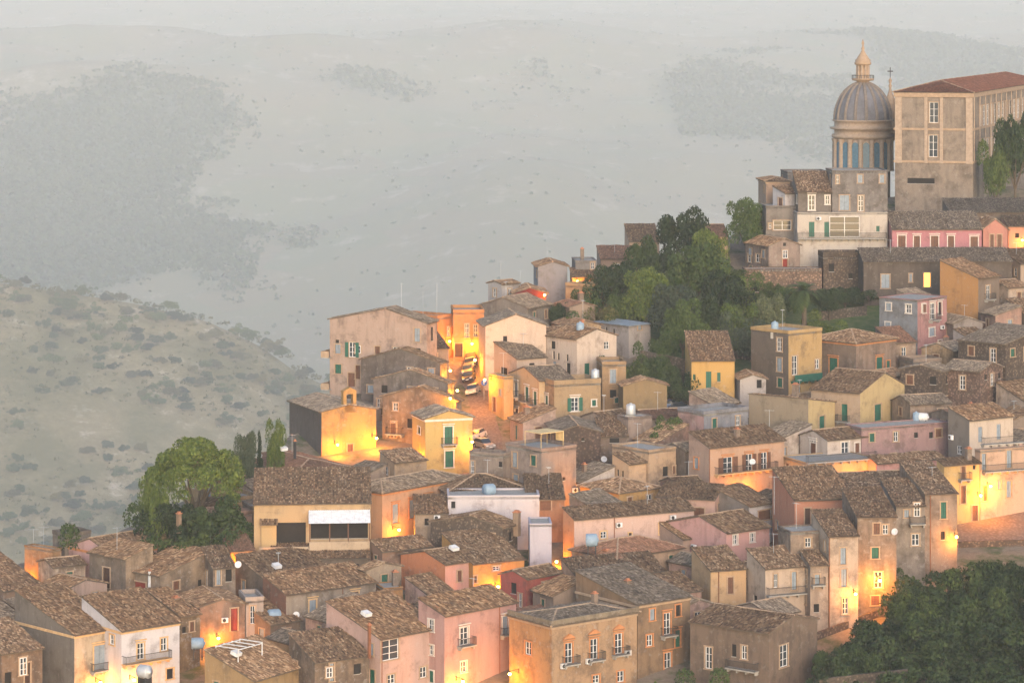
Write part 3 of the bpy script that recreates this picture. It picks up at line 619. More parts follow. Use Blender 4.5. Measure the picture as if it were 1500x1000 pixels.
# upper right
H('F1', 'small pink fronted house at the end of a long stone wall', 1436, 1380, 1469, 545, 622, 54, 'gv', '#a8897c', 15, st=.6, stone=True, wins=[('R', 1453, 556, 5, 18, 'w'), ('R', 1464, 550, 4, 8, 'x'), ('R', 1444, 552, 4, 8, 'x')], tiles='tiles_grey')
H('F2', 'rough stone gabled house with mossy roof edge', 1380, 1319, 1396, 545, 618, 60, 'gu', '#8a7a6e', 13, col2='#85756a', st=.7, stone=True, tiles='tiles_grey')
H('F3', 'big rubble stone wall house with faded tiled roof', 1473, 1404, 1530, 505, 600, 45, 'mv', '#85766a', 10, st=.7, stone=True, tiles='tiles_grey')
H('F4', 'hip roofed villa with weathered plaster and orange cornice', 1254, 1184, 1312, 503, 585, 45, 'hip', '#a08672', 16, col2='#8f7b6c', st=.6, cor='trim_orange', trim='trim_orange', wins=[('L', 1221, 538, 12, 28, 'g'), ('R', 1288, 538, 9, 30, 'g'), ('R', 1301, 534, 5, 12, 'g')])
H('F5', 'pink fronted house with bare bluish side wall', 1344, 1288, 1387, 440, 532, 50, 'flat', '#c08884', col2='#868d96', st=.45, par=.1, trim='trim_white', wins=[('R', 1366, 456, 7, 24, 'w+'), ('R', 1352, 451, 4, 12, 'w'), ('R', 1365, 486, 8, 12, 'k')])
H('F6', 'house with plain bright orange side wall and dark front', 1433, 1377, 1464, 408, 488, 46, 'mu', '#8a7868', 18, col2='#cf9348', st=.15, wins=[('R', 1447, 428, 6, 20, 'w+'), ('R', 1446, 464, 6, 20, 'w')])
H('F7', 'long dark stone house with a fire lit doorway', 1265, None, 1482, 384, 448, 2, 'mu', '#6f6258', 17, b=6, st=.75, wins=[('R', 1297, 412, 12, 20, 'k'), ('R', 1358, 410, 9, 20, 'l'), ('R', 1334, 407, 4, 12, 'k')], tiles='tiles_grey')
H('F8', 'long rose pink building with five brown shuttered windows', 1307, None, 1438, 336, 412, 1, 'mu', '#c98088', 20, b=7, st=.05, trim='trim_white',
  wins=[('R', 1321, 354, 11, 18, 'b'), ('R', 1343, 354, 9, 17, 'b'), ('R', 1369, 354, 11, 17, 'b'), ('R', 1393, 354, 9, 17, 'b'), ('R', 1427, 355, 11, 17, 'b')], tiles='tiles_grey')
H('F9', 'salmon gabled house with two brown doors beside the long pink one', 1440, None, 1476, 336, 410, 2, 'gv', '#d28a76', 38, b=8, st=.1, wins=[('R', 1453, 353, 5, 19, 'b'), ('R', 1464, 353, 6, 19, 'b')])
H('F10', 'salmon house with round dark window at the upper edge of town', 1477, None, 1530, 332, 405, 2, 'mu', '#cc9476', 14, b=6, st=.2, wins=[('R', 1490, 345, 6, 7, 'x')])
H('F11', 'low outbuilding with dark grey roof below the great palace', 1392, None, 1520, 312, 385, 2, 'mu', '#8a7866', 14, b=8, st=.5, tiles='tiles_grey')
H('F12', 'yellow house with green door and dark green balcony parapet', 1155, 1100, 1204, 489, 598, 40, 'flat', '#c7a262', col2='#75685c', st=.45, par=.5, wins=[('R', 1164, 535, 8, 28, 'p'), ('R', 1197, 533, 6, 14, 'w'), ('R', 1168, 572, 10, 10, 'x')], balc=[('R', 1158, 1198, 558, 1.0, 'green_wood', 'iron', True)])
H('F13', 'bright yellow house with three green shutters below the garden', 1013, None, 1076, 528, 606, 3, 'mu', '#d8a850', 21, b=9, st=.12, trim=None, wins=[('R', 1038, 556, 8, 24, 'g'), ('R', 1053, 552, 5, 13, 'g'), ('R', 1017, 552, 4, 8, 'g')])
H('F14', 'small shed house with white gable wall between taller ones', 1084, None, 1122, 556, 612, 5, 'gv', '#bfb4ac', 18, b=6, st=.3, wins=[('R', 1112, 562, 7, 12, 'x')])
# by the church
H('G1', 'four storey white and ochre house with glazed gallery and long balcony', 1168, None, 1300, 312, 404, 2, 'flat', '#cfc3b4', b=8, st=.35, par=.1, trim=None,
  wins=[('R', 1189, 336, 8, 22, 'g'), ('R', 1211, 336, 7, 22, 'g'), ('R', 1237, 332, 44, 30, 'w'), ('R', 1286, 335, 5, 8, 'g')], balc=[('R', 1168, 1298, 349, .9)])
H('G2', 'tall grey stained house front below the dome', 1219, None, 1300, 251, 398, 2, 'flat', '#8d8782', b=8, st=.75, par=.2, wins=[('R', 1227, 263, 4, 12, 'w'), ('R', 1260, 262, 7, 12, 'k'), ('R', 1292, 262, 7, 12, 'k'), ('R', 1261, 298, 8, 23, 'w'), ('R', 1237, 297, 14, 22, 'k')])
H('G3', 'grey house with two white framed windows and sloping tiled roof', 1169, None, 1218, 281, 399, 2, 'mu', '#80766c', 24, b=7, st=.7, trim='trim_white', wins=[('R', 1189, 297, 9, 22, 'w'), ('R', 1212, 293, 6, 13, 'w')])
H('G4', 'small white house with steep side wall above the glazed bay', 1150, 1132, 1172, 284, 390, 30, 'mu', '#cdc9cc', 16, st=.15, wins=[('L', 1143, 296, 6, 12, 'b')])
H('G5', 'grey house with red brown glazed bay window over the garden', 1122, None, 1168, 303, 392, 4, 'flat', '#938a80', b=7, st=.5, par=.2, wins=[('R', 1146, 330, 26, 14, 'w'), ('R', 1128, 331, 4, 8, 'w')])
H('G6', 'pinkish stone house with projecting cornice at the skyline', 1122, None, 1157, 266, 370, 4, 'hip', '#b8977c', 12, b=9, st=.3, cor='trim_stone')
H('G7', 'plain grey parapet building on the skyline near the dome', 1154, None, 1214, 254, 366, 3, 'flat', '#837b74', b=9, st=.6, par=.3)
H('G8', 'old stone house with red door standing on a walled terrace', 1126, 1092, 1172, 361, 420, 24, 'gv', '#a58f80', 20, st=.7, wins=[('L', 1098, 378, 5, 12, 'w'), ('L', 1110, 378, 6, 12, 'w'), ('R', 1150, 381, 7, 21, 'r'), ('R', 1149, 358, 4, 5, 'x')])
H('G9', 'pink stone terrace base with small arched opening in the garden', 1091, None, 1204, 395, 436, 2, 'flat', '#b89880', b=4, st=.4, stone=True, par=.15, wins=[('R', 1108, 420, 8, 14, 'x')])
H('G10', 'roofless ruin of rubble stone beside the terrace', 1206, None, 1262, 377, 432, 4, 'flat', '#8d7b6a', b=5, st=.8, stone=True, par=.9, wins=[('R', 1218, 392, 8, 12, 'x'), ('R', 1246, 404, 6, 8, 'x')])
# ridge in the middle distance
H('I1', 'grey white farmhouse with low lilac metal roof in the garden', 921, 873, 953, 477, 525, 40, 'hip', '#b3aaa4', 10, st=.4, tiles=None, slabmat='blue_grey', wins=[('L', 888, 483, 3, 8, 'x'), ('L', 899, 485, 3, 7, 'x'), ('R', 937, 480, 5, 6, 'k')], ridge=False)
H('I2', 'bluish grey gabled house on the ridge line', 788, None, 831, 391, 435, 5, 'gv', '#9a979a', 17, b=8, st=.3)
H('I3', 'small grey white house at the misty end of the ridge', 735, 715, 760, 417, 470, 42, 'gu', '#b5b0ae', 14, st=.3)
H('I4', 'house with a plain dark red gable wall', 753, None, 800, 430, 475, 4, 'gv', '#7c2b2a', 18, b=8, st=.1)
H('I5', 'broad old house with wide mossy roof in front of the red gable', 773, 700, 808, 452, 512, 62, 'gu', '#8f8478', 18, st=.6, tiles='tiles_grey')
H('I6', 'grey block with one white window on the ridge', 843, None, 874, 383, 438, 4, 'flat', '#8e8a86', b=7, st=.4, par=.2, wins=[('R', 868, 389, 5, 10, 'w')])
H('I7', 'low orange lit house below the grey ridge block', 838, None, 872, 406, 446, 4, 'mu', '#b98a55', 16, b=4, st=.4, wins=[('R', 862, 418, 10, 8, 'x')])
H('I8', 'far pale house with shallow roof above the trees', 922, None, 966, 354, 398, 4, 'mu', '#c4a284', 17, b=8, st=.2, wins=[('R', 928, 362, 5, 6, 'k')])
H('I9', 'far salmon tiled house half hidden by trees', 1030, None, 1066, 346, 388, 6, 'gu', '#c9a080', 20, b=9, st=.2, tiles='tiles_terra')
H('I10', 'far house with rusty low roof between ridge block and trees', 880, None, 932, 380, 422, 4, 'mu', '#a08878', 14, b=7, st=.3, tiles='tiles_terra')
# centre
H('J1', 'dark tiled house with lamplit yellow alley wall', 907, 850, 966, 722, 785, 40, 'hip', '#c79a50', 17, st=.4)
H('J2', 'little peach house with orange roof among dark roofs', 921, 897, 946, 680, 745, 40, 'mu', '#d6b088', 18, st=.15, wins=[('L', 905, 692, 3, 10, 'x'), ('L', 912, 694, 3, 10, 'x')])
H('J3', 'pale rear house with air conditioners on its flat roof', 950, 897, 990, 662, 738, 40, 'flat', '#c6a684', st=.4, par=.3, wins=[('R', 975, 690, 8, 14, 'x'), ('R', 988, 688, 5, 12, 'b')])
H('J4', 'pink house with wide dark tiled roof and brown window', 1047, 962, 1060, 732, 800, 70, 'mv', '#cfa592', 17, st=.3, wins=[('L', 1024, 750, 15, 13, 'b')])
H('J5', 'house with grey side and white front with brown shutters', 1097, 1047, 1135, 742, 808, 45, 'mu', '#d0ccd0', 16, col2='#8f847c', st=.45, wins=[('R', 1120, 754, 18, 14, 'b')])
H('J6', 'long pink white house with low windows and two air conditioners', 841, 825, 1016, 761, 842, 26, 'mu', '#dcb8a8', 18, col2='#d8a070', st=.12, pipe=.33, trim='trim_cream', wins=[('R', 884, 783, 9, 10, 'w'), ('R', 969, 774, 7, 16, 'b'), ('R', 923, 783, 4, 6, 'x')])  # orange of the left face is lamplight put into the wall colour
H('J7', 'bright pink house with clean gable and two white windows', 1064, 979, 1127, 781, 856, 40, 'gu', '#dda59c', 17, st=.04, rf=.45, trim='trim_white', wins=[('R', 1077, 790, 6, 14, 'w'), ('R', 1102, 787, 6, 13, 'w')])
H('J8', 'house with patched red and brown hipped roof and water tank', 904, 837, 1000, 818, 880, 42, 'hip', '#b79a80', 18, st=.5, tiles='tiles_terra')
H('J9', 'peach house with tall chimney and dark tiled roof', 846, 822, 975, 846, 912, 22, 'mu', '#cfa07c', 16, st=.5, wins=[('R', 872, 860, 10, 9, 'x'), ('R', 912, 852, 10, 5, 'x')])
H('K1', 'ornate orange palazzo with pedimented balcony doors and roof parapet', 808, 746, 933, 917, 1046, 38, 'hip', '#bd9870', 11, col2='#c79458', st=.55, cor='trim_stone', trim='trim_orange', tiles='tiles_grey',  # left face tinted warmer: lamp glow painted into its plaster
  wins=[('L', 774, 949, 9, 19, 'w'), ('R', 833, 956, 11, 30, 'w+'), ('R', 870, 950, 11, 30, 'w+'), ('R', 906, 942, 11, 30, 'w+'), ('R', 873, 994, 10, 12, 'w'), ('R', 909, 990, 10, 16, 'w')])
H('K2', 'brown plastered wing with orange framed windows next to the palazzo', 934, None, 1011, 886, 994, 38, 'mu', '#9a7c5c', 11, b=12, st=.65, trim='trim_orange', cor='trim_stone', tiles='tiles_grey', wins=[('R', 977, 913, 10, 32, 'w+'), ('R', 978, 972, 10, 34, 'w')])
H('K3', 'brick red house with tiled gable roof in a lamplit lane', 771, 733, 823, 848, 912, 45, 'gu', '#b9594c', 17, st=.12, wins=[('L', 762, 879, 5, 20, 'w')])
H('K4', 'tall rose house with ornate window and iron balcony', 651, 613, 756, 902, 1020, 44, 'mu', '#c99a90', 17, st=.15, trim='trim_white', pipe=.76, wins=[('R', 680, 931, 12, 26, 'w+'), ('R', 679, 976, 8, 16, 'w'), ('R', 740, 915, 8, 26, 'k+')])
H('K5', 'pale pink house with glazed corner window and plain front', 557, 478, 648, 936, 1040, 44, 'mu', '#d0aa9c', 17, st=.15, pipe=.02, trim='trim_stone', wins=[('R', 571, 951, 26, 30, 'w'), ('R', 634, 937, 7, 13, 'w'), ('R', 573, 994, 11, 14, 'w'), ('R', 620, 984, 10, 16, 'w')])
H('K6', 'weathered brown house with peeling dark front at the bottom', 461, 445, 541, 970, 1062, 30, 'mu', '#9c8268', 17, b=7, st=.95, wins=[('R', 486, 984, 6, 26, 'k'), ('R', 526, 978, 6, 14, 'x')])
H('K7', 'ochre house with white pergola frame standing on its roof', 371, 300, 447, 997, 1082, 56, 'mu', '#b0905e', 20, st=.5)
H('K8', 'orange gabled house glowing in lamplight with small windows', 652, 587, 692, 827, 895, 40, 'gu', '#d8a090', 15, col2='#dd8650', st=.08, rf=.45, wins=[('L', 629, 852, 5, 13, 'b'), ('R', 673, 843, 6, 16, 'b')])  # pink house; left face coloured orange to carry the lamplight
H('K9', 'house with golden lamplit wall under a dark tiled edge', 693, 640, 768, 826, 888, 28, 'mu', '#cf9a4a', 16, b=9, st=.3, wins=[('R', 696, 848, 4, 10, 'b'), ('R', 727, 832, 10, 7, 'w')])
H('K10', 'grey rubble gabled house with mossy roof in the centre', 737, 631, 758, 774, 846, 64, 'gu', '#958678', 15, st=.5, stone=True, rf=.45)
H('K11', 'white rooftop house with two tile capped ends and a water tank', 656, None, 790, 728, 806, 2, 'flat', '#d3ccd2', b=6, st=.1, par=.25, wins=[('R', 664, 739, 6, 10, 'x')])
H('K12', 'white lilac narrow house wall in the lamplit lane', 776, None, 808, 768, 852, 2, 'flat', '#cbc4d0', b=5, st=.1, par=.15)
H('K13', 'big grey pink block with cream awning on its roof terrace', 793, 741, 844, 661, 768, 40, 'flat', '#a78f80', col2='#a9968a', st=.5, par=.4, wins=[('R', 802, 700, 6, 8, 'x'), ('R', 826, 701, 4, 5, 'x')])
H('K14', 'low grey terrace house left of the awning block', 737, 688, 752, 668, 752, 58, 'flat', '#9c8c80', st=.6, par=.4, wins=[('L', 692, 686, 6, 22, 'w'), ('L', 734, 680, 8, 8, 'x')])
H('K15', 'dark hipped roof house behind the white rooftop house', 656, 636, 775, 722, 785, 14, 'hip', '#a08468', 17, st=.5, b=10)
H('K16', 'tiled house with brick coloured wall by the alley', 772, None, 827, 731, 795, 4, 'mu', '#b5805a', 18, b=7, st=.5, wins=[('R', 799, 740, 16, 14, 'd')])
H('K17', 'small beige house with rooftop air conditioner', 608, None, 656, 752, 812, 4, 'mu', '#b29c84', 18, b=5, st=.5, wins=[('R', 625, 764, 6, 10, 'x')])
H('K18', 'low house with two dark tiled roofs behind the orange gable', 560, 543, 634, 808, 862, 30, 'mu', '#a07a62', 16, st=.5)
H('K19', 'brown bare house with gable at the foot of the overgrown slope', 1127, 1011, 1197, 928, 1040, 52, 'gv', '#86705e', 13, st=.6, wins=[('R', 1148, 960, 12, 32, 'w'), ('L', 1038, 963, 10, 32, 'w'), ('L', 1090, 955, 8, 20, 'w'), ('L', 1075, 952, 7, 18, 'x')], balc=[('L', 1068, 1112, 975)])
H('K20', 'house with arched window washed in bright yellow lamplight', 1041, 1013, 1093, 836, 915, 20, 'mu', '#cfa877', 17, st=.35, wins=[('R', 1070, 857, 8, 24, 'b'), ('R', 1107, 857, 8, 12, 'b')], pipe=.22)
H('K21', 'pale house with terrace and laundry over a peeling base', 1121, 1094, 1184, 833, 928, 22, 'mu', '#ccb49c', 17, st=.4, wins=[('R', 1136, 850, 6, 20, 'w'), ('R', 1163, 850, 7, 26, 'k'), ('R', 1161, 905, 8, 6, 'x')], balc=[('R', 1122, 1183, 871)])
H('L1', 'tall pale facade with three stacked shuttered windows above the footpath', 1214, 1206, 1257, 786, 922, 10, 'mu', '#cdb49a', 14, b=8, st=.5, wins=[('R', 1235, 814, 8, 24, 'k'), ('R', 1236, 846, 8, 26, 'k'), ('R', 1238, 887, 8, 24, 'w')], pipe=.02)
H('L7', 'bulging stained terrace wall under the salmon house', 1158, 1140, 1213, 780, 905, 15, 'flat', '#a8927e', st=.8, par=.15, wins=[('R', 1157, 806, 8, 10, 'x')])
H('L8', 'narrow weathered house with little balcony beside the terrace house', 1187, 1180, 1213, 828, 928, 12, 'mu', '#b8a28c', 15, b=4, st=.7, wins=[('R', 1197, 848, 7, 14, 'k+'), ('R', 1196, 890, 8, 12, 'x')])
H('L2', 'salmon terrace house with two dark doors and barred window', 1164, 1130, 1252, 733, 845, 14, 'mu', '#d08a68', 18, b=9, st=.1, wins=[('R', 1183, 757, 8, 26, 'o'), ('R', 1200, 763, 7, 24, 'o'), ('R', 1221, 757, 8, 13, 'x')])
H('L3', 'stained tall wall with hanging plants above the footpath lamp', 1256, None, 1313, 758, 905, 6, 'mu', '#a38c76', 14, b=9, st=.85, wins=[('R', 1297, 775, 8, 14, 'w')])
H('L4', 'grey stained house with iron balcony and arched window', 1313, None, 1355, 742, 862, 6, 'mu', '#a39484', 14, b=9, st=.7, wins=[('R', 1328, 752, 7, 11, 'k'), ('R', 1343, 746, 9, 20, 'p'), ('R', 1341, 790, 11, 17, 'w')], balc=[('R', 1331, 1354, 766)])
H('L5', 'corner house with green shutter and warm lit edge by the square', 1355, None, 1402, 724, 850, 12, 'mu', '#a58d78', 15, b=10, st=.7, wins=[('R', 1382, 747, 8, 24, 'g'), ('R', 1381, 784, 6, 12, 'x')], pipe=.16)
H('L6', 'wide low house with broken tiled roof behind the salmon terrace', 1220, 1190, 1345, 722, 800, 14, 'gu', '#a08a74', 15, b=12, st=.5)
H('M1', 'plain beige house with gable beside the wide streaked house', 536, 524, 588, 836, 898, 35, 'gv', '#b09a80', 14, st=.5)
H('M2', 'small lamplit ochre house wedged beside the orange gable', 562, None, 590, 862, 915, 20, 'flat', '#c08848', b=4, st=.4, par=.1)
H('M3', 'low tiled outhouse behind the roof with white pergola', 396, 380, 440, 915, 962, 40, 'mu', '#9a8068', 16, b=7, st=.7)
H('M4', 'grey house with tiled roof below the peach arched shutter house', 1000, 960, 1050, 790, 835, 35, 'mu', '#b79a88', 16, st=.4)

# ---------------------------------------------------------------- infill: small houses packed between the others
def inside(key, x, y, m):
    d = HOUSES[key]; c, s = math.cos(R(d['th'])), math.sin(R(d['th'])); dx, dy = x - d['K'].x, y - d['K'].y; u, v = dx * c + dy * s, -dx * s + dy * c
    return -m < u < d['a'] + m and -m < v < d['b'] + m
def in_poly(px, py, P):
    r = False
    for i in range(len(P)):
        (x0, y0), (x1, y1) = P[i], P[i - 1]
        if (y0 > py) != (y1 > py) and px < (x1 - x0) * (py - y0) / (y1 - y0) + x0: r = not r
    return r
KEEP = [[(600, 1100), (1200, 1100), (1200, 985), (900, 985), (740, 1010), (600, 1020)], [(60, 1100), (300, 1100), (300, 990), (60, 1005)], [(655, 715), (760, 715), (745, 640), (728, 600), (722, 560), (712, 515), (645, 515), (655, 550), (678, 575), (684, 600), (684, 650)], [(1375, 830), (1600, 830), (1600, 720), (1370, 735)], [(1180, 1100), (1180, 895), (1340, 850), (1420, 840), (1600, 820), (1600, 1100)],
        [(905, 590), (1010, 610), (1300, 500), (1300, 395), (1060, 375), (900, 400)], [(440, 700), (560, 700), (560, 655), (440, 640)], [(1400, 345), (1600, 345), (1600, 250), (1400, 250)]]
q2 = random.Random(3); nf = 0; PAL_ = ['#b8a08a', '#c9a894', '#a8907a', '#cdb49c', '#b58c78', '#9a8878', '#d0a898', '#c4a070', '#a39488', '#d2c2b4']
NM = ['beige', 'pinkish', 'brown', 'cream', 'rust', 'grey brown', 'pale pink', 'ochre', 'grey', 'off white']; used = {}
for yg in range(1085, 400, -9):
    for px in range(-10, 1510, 13):
        pxx = px + q2.uniform(-5, 5); D = depth(yg); p = at(pxx, yg, D)
        if yg < np.interp(pxx, cx, cy) + 48 or any(in_poly(pxx, yg, P) for P in KEEP): continue
        th = q2.choice((20, 32, 40, 46)); w_, d_ = q2.uniform(4.2, 7.5), q2.uniform(4.5, 7.0); c, s = math.cos(R(th)), math.sin(R(th)); ok = True
        for fu in (0, .33, .66, 1):
            for fv in (0, .33, .66, 1):
                x, y = p.x + fu * w_ * c - fv * d_ * s, p.y + fu * w_ * s + fv * d_ * c; py = 705900 / y - 960.6; pq = 750 + x / y * F
                if any(in_poly(pq, py, P) for P in KEEP) or any(inside(k, x, y, .25) for k in FOOT): ok = False; break
            if not ok: break
        if not ok: continue
        near = min(list(SHORT), key=lambda k: (HOUSES[k]['K'] - p).length if not k.startswith('Z') else 1e9); i = q2.randrange(len(PAL_)); hh = q2.uniform(3.4, 6.2)
        lb = 'small %s house tucked in beside the %s' % (NM[i], ' '.join(SHORT[near].split()[:8])); used[lb] = used.get(lb, 0) + 1
        if used[lb] > 1: lb = lb.replace('small', ('narrow', 'lower', 'other')[min(used[lb] - 2, 2)])
        H('Z%d' % nf, lb, pxx, None, None, yg - hh / D * F, yg, th, q2.choice(('mu', 'mu', 'gu', 'gv', 'mv', 'flat')), PAL_[i], q2.uniform(14, 19), b=d_, a=w_, st=q2.uniform(.35, .85), aw='wxbkg', tiles=q2.choice(('tiles', 'tiles', 'tiles_grey', 'tiles_terra'))); nf += 1
print('infill houses', nf)
# ---------------------------------------------------------------- palace and church dome
wp = []
for i in range(13):
    wp += [('R', 1436 + 5.3 * i + .12 * i * i * .2, 170 - 1.0 * i, 3.6, 30, 'w'), ('R', 1436 + 5.3 * i + .12 * i * i * .2, 218 - .8 * i, 3.6, 28, 'w')]
H('PAL', 'great stone palace with low red tiled roof and tall cross windows', 1425, 1311, 1530, 136, 322, 72, 'hip', '#a3927f', 15, st=.6, cat='palace', name='palace', trim='trim_stone', cor='trim_stone', tiles='tiles_red',
  wins=[('L', 1368, 165, 13, 30, 'w'), ('L', 1367, 214, 13, 32, 'w'), ('L', 1349, 265, 40, 8, 'x')] + wp)
hp = HOUSES['PAL']; ho = hp['o']; a, b, h = hp['a'], hp['b'], hp['h']
mb = MB()
for (x0, x1, y0, y1) in ((-.25, a + .25, -.25, -.002), (-.25, -.002, 0, b + .25)):
    mb.box(x0, x1, y0, y1, h - .9, h - .05)
    for z in (h - 6.9, h - 13.0): mb.box(x0 * .6, x1, y0 * .6, y1, z - .2, z + .2)
mb.build('string_course', 'trim_stone', ho)
mb = MB()
for (s0, s1) in ((0.02, 1.3), (b - 1.3, b - .02), (b * .5 - 1.75, b * .5 - 1.15), (b * .5 + 1.15, b * .5 + 1.75)): mb.box(-.16, -.003, s0, s1, h - 13.3, h - .95)
for i in range(14): mb.box(1.2 + i * a / 14.5, 1.75 + i * a / 14.5, -.14, -.003, h - 13.3, h - .95)
mb.build('pilaster', 'trim_sand', ho)
# dome
D = 578; cD = at(1264, 250, D); k = D / F
def zz(py): return (250 - py) * k
dome = empty('church_dome', (cD.x, cD.y, cD.z)); tag(dome, 'ribbed grey church dome on a columned drum with lantern', 'dome')
r = 43 * k
MB().lathe([(r * .93, zz(330)), (r * .93, zz(192))], 32).build('drum', plaster('#c8b09a', .3), dome, True)
for i in range(16):
    t = 2 * math.pi * (i + .5) / 16; mb = MB(); c_, s_ = math.cos(t), math.sin(t)
    mb.lathe([(.62, zz(250)), (.5, zz(246)), (.46, zz(208)), (.62, zz(205)), (.62, zz(203))], 10, (c_ * r * .96, s_ * r * .96)); mb.build('column', 'trim_sand', dome, True)
    t = 2 * math.pi * i / 16; c_, s_ = math.cos(t), math.sin(t); mb = MB(); q = r * .935; tx, ty = -s_, c_
    w = .62
    pts = [(c_ * q + tx * w * u, s_ * q + ty * w * u, z) for u, z in ((-1, zz(247)), (1, zz(247)), (1, zz(211)), (.7, zz(208.5)), (0, zz(207)), (-.7, zz(208.5)), (-1, zz(211)))]
    mb.prism(pts, (c_ * .12, s_ * .12, 0)); mb.build('window', flat('dome_glass', (.08, .16, .22), .25), dome)
MB().lathe([(r * .95, zz(203)), (r * 1.06, zz(201)), (r * 1.06, zz(197)), (r * .97, zz(196)), (r * .97, zz(190)), (r * 1.1, zz(189)), (r * 1.13, zz(186.5)), (r * .97, zz(186)), (r * .97, zz(178)), (r * 1.04, zz(177)), (r * 1.04, zz(175.5)), (r * .9, zz(175))], 48).build('entablature', 'trim_sand', dome, True)
prof = [(r * .96 * math.cos(t), zz(176) + (zz(121) - zz(176)) * math.sin(t)) for t in np.linspace(0, 1.38, 16)]
MB().lathe(prof, 48).build('shell', flat('lead', lin('#77767a', .8), .75, 0, .25, .8), dome, True)
for i in range(16):
    t = 2 * math.pi * i / 16; mb = MB(); c_, s_ = math.cos(t), math.sin(t)
    for (r0, z0), (r1, z1) in zip(prof[:-1], prof[1:]): mb.tube((c_ * r0, s_ * r0, z0), (c_ * r1, s_ * r1, z1), .34, .31, 6)
    mb.build('rib', flat('rib_stone', lin('#8f8378', .75), .9), dome)
lz = [(9.5, 123), (9.5, 119), (15.5, 118), (16.5, 116), (16.5, 115.2), (8, 115), (8.2, 96), (12, 95), (12.5, 92), (11, 91), (11.5, 88), (9.5, 87), (8, 84), (4, 78), (2, 74), (2.6, 71), (1.4, 69), (1.2, 66), (2.2, 64), (1.2, 61), (.3, 58)]
MB().lathe([(q * k, zz(z)) for q, z in lz], 24).build('lantern', 'trim_stone', dome, True)
for i in range(10):
    t = 2 * math.pi * i / 10; mb = MB(); mb.tube((math.cos(t) * 8.9 * k, math.sin(t) * 8.9 * k, zz(115)), (math.cos(t) * 8.9 * k, math.sin(t) * 8.9 * k, zz(96)), .16); mb.build('lantern_column', 'trim_sand', dome)
mb = MB()
for i in range(28):
    t = 2 * math.pi * i / 28; mb.tube((math.cos(t) * 16 * k, math.sin(t) * 16 * k, zz(115.2)), (math.cos(t) * 16 * k, math.sin(t) * 16 * k, zz(110.5)), .05, n=4)
    t2 = t + 2 * math.pi / 28; mb.tube((math.cos(t) * 16 * k, math.sin(t) * 16 * k, zz(110.5)), (math.cos(t2) * 16 * k, math.sin(t2) * 16 * k, zz(110.5)), .06, n=4)
mb.build('railing', 'iron', dome)
q = at(1304, 145, 585); pin = empty('finial', q); tag(pin, 'stone pinnacle with iron cross beside the dome', 'pinnacle')
kk = 585 / F
MB().lathe([(7 * kk, -60 * kk), (7 * kk, 0), (5 * kk, 3 * kk), (2.2 * kk, 12 * kk), (1.6 * kk, 16 * kk), (2.6 * kk, 19 * kk), (1.4 * kk, 22 * kk), (2.6 * kk, 27 * kk), (.4 * kk, 31 * kk)], 12).build('pinnacle', 'trim_stone', pin, True)
mb = MB(); mb.box(-.07, .07, -.07, .07, 31 * kk, 46 * kk); mb.box(-4 * kk, 4 * kk, -.06, .06, 39.5 * kk, 41.2 * kk); mb.build('cross', 'iron', pin)

# ---------------------------------------------------------------- extra parts of special houses
ch = HOUSES['C1']; o = ch['o']; am = ch['a'] / 2
s0, _ = ch['loc']('R', 503, 590); s1, _ = ch['loc']('R', 522, 590); zt = ch['loc']('R', 512, 573)[1]; z0 = ch['loc']('R', 512, 594)[1]
mb = MB(); w = (s1 - s0) / 4
mb.box(s0, s0 + w, 0, .9, z0 - 1, zt - .4); mb.box(s1 - w, s1, 0, .9, z0 - 1, zt - .4); mb.box(s0 + w, s1 - w, 0, .9, z0 - 1, z0 + .3)
mb.box(s0, s1, 0, .9, zt - .4, zt); mb.prism([(s0 - .15, -.1, zt), (s1 + .15, -.1, zt), ((s0 + s1) / 2, -.1, zt + .6)], (0, 1.1, 0))
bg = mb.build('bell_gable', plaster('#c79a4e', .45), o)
mb = MB(); mb.lathe([(.05, zt - .5), (.16, zt - .6), (.22, zt - .9), (.32, zt - 1.1)], 12, ((s0 + s1) / 2, .45)); mb.build('bell', 'iron', bg)
lg = HOUSES['B4']; o = lg['o']; L = lg['loc']
def fbox(face, px0, px1, py0, py1, d0, d1, name, mat, par):
    sa, zt = L(face, px0, py0); sb, _ = L(face, px1, py0); _, zb = L(face, px0, py1); mb = MB(); pb(mb, face, sa, sb, d0, d1, zb, zt); return mb.build(name, mat, par)
fbox('R', 453, 541, 789, 803, -2.2, -2.0, 'terrace_wall', plaster('#c9b090', .3), o); fbox('R', 380, 452, 797, 803, -2.2, -2.0, 'terrace_wall', plaster('#c9b090', .3), o)
fbox('R', 380, 541, 802, 806, -2.0, .0, 'terrace_floor', 'concrete', o)
for px in (453, 482, 509, 540): fbox('R', px, px + 1.6, 762, 789, -2.1, -1.95, 'post', 'brown_wood', o)
fbox('R', 383, 405, 768, 800, -.5, -.05, 'storage_wall', plaster('#d0ab70', .1), o)
s0, z0 = L('R', 452, 762); s1, z1 = L('R', 542, 749)
mb = MB(); n_ = 34
for i in range(n_):
    x = s0 + (s1 - s0) * i / n_; w = (s1 - s0) / n_
    mb.prism([(x, -2.4, z0), (x + w * .5, -2.4, z0 + .07), (x + w, -2.4, z0)], (0, 2.35, z1 - z0 + .25))
mb.build('awning', 'awning_white', o)
s0, z0 = L('R', 381, 767); s1, z1 = L('R', 407, 754)
e3, s3 = np.array((1., 0, 0)), np.array((0, .87, .5)); aw_ = MB().box(s0, s1, -1.2, -1.1, z0, z0 + .08).build('tile_canopy', 'slab', o)
build_tiles([tile_arrays(np.array((s0, -1.2, z0 + .05)), e3, s3, np.array((0, -.5, .87)), [(0, 0), (s1 - s0, 0), (s1 - s0, 1.3), (0, 1.3)])], 'tiles', aw_)
c2 = HOUSES['C2']; L2 = c2['loc']
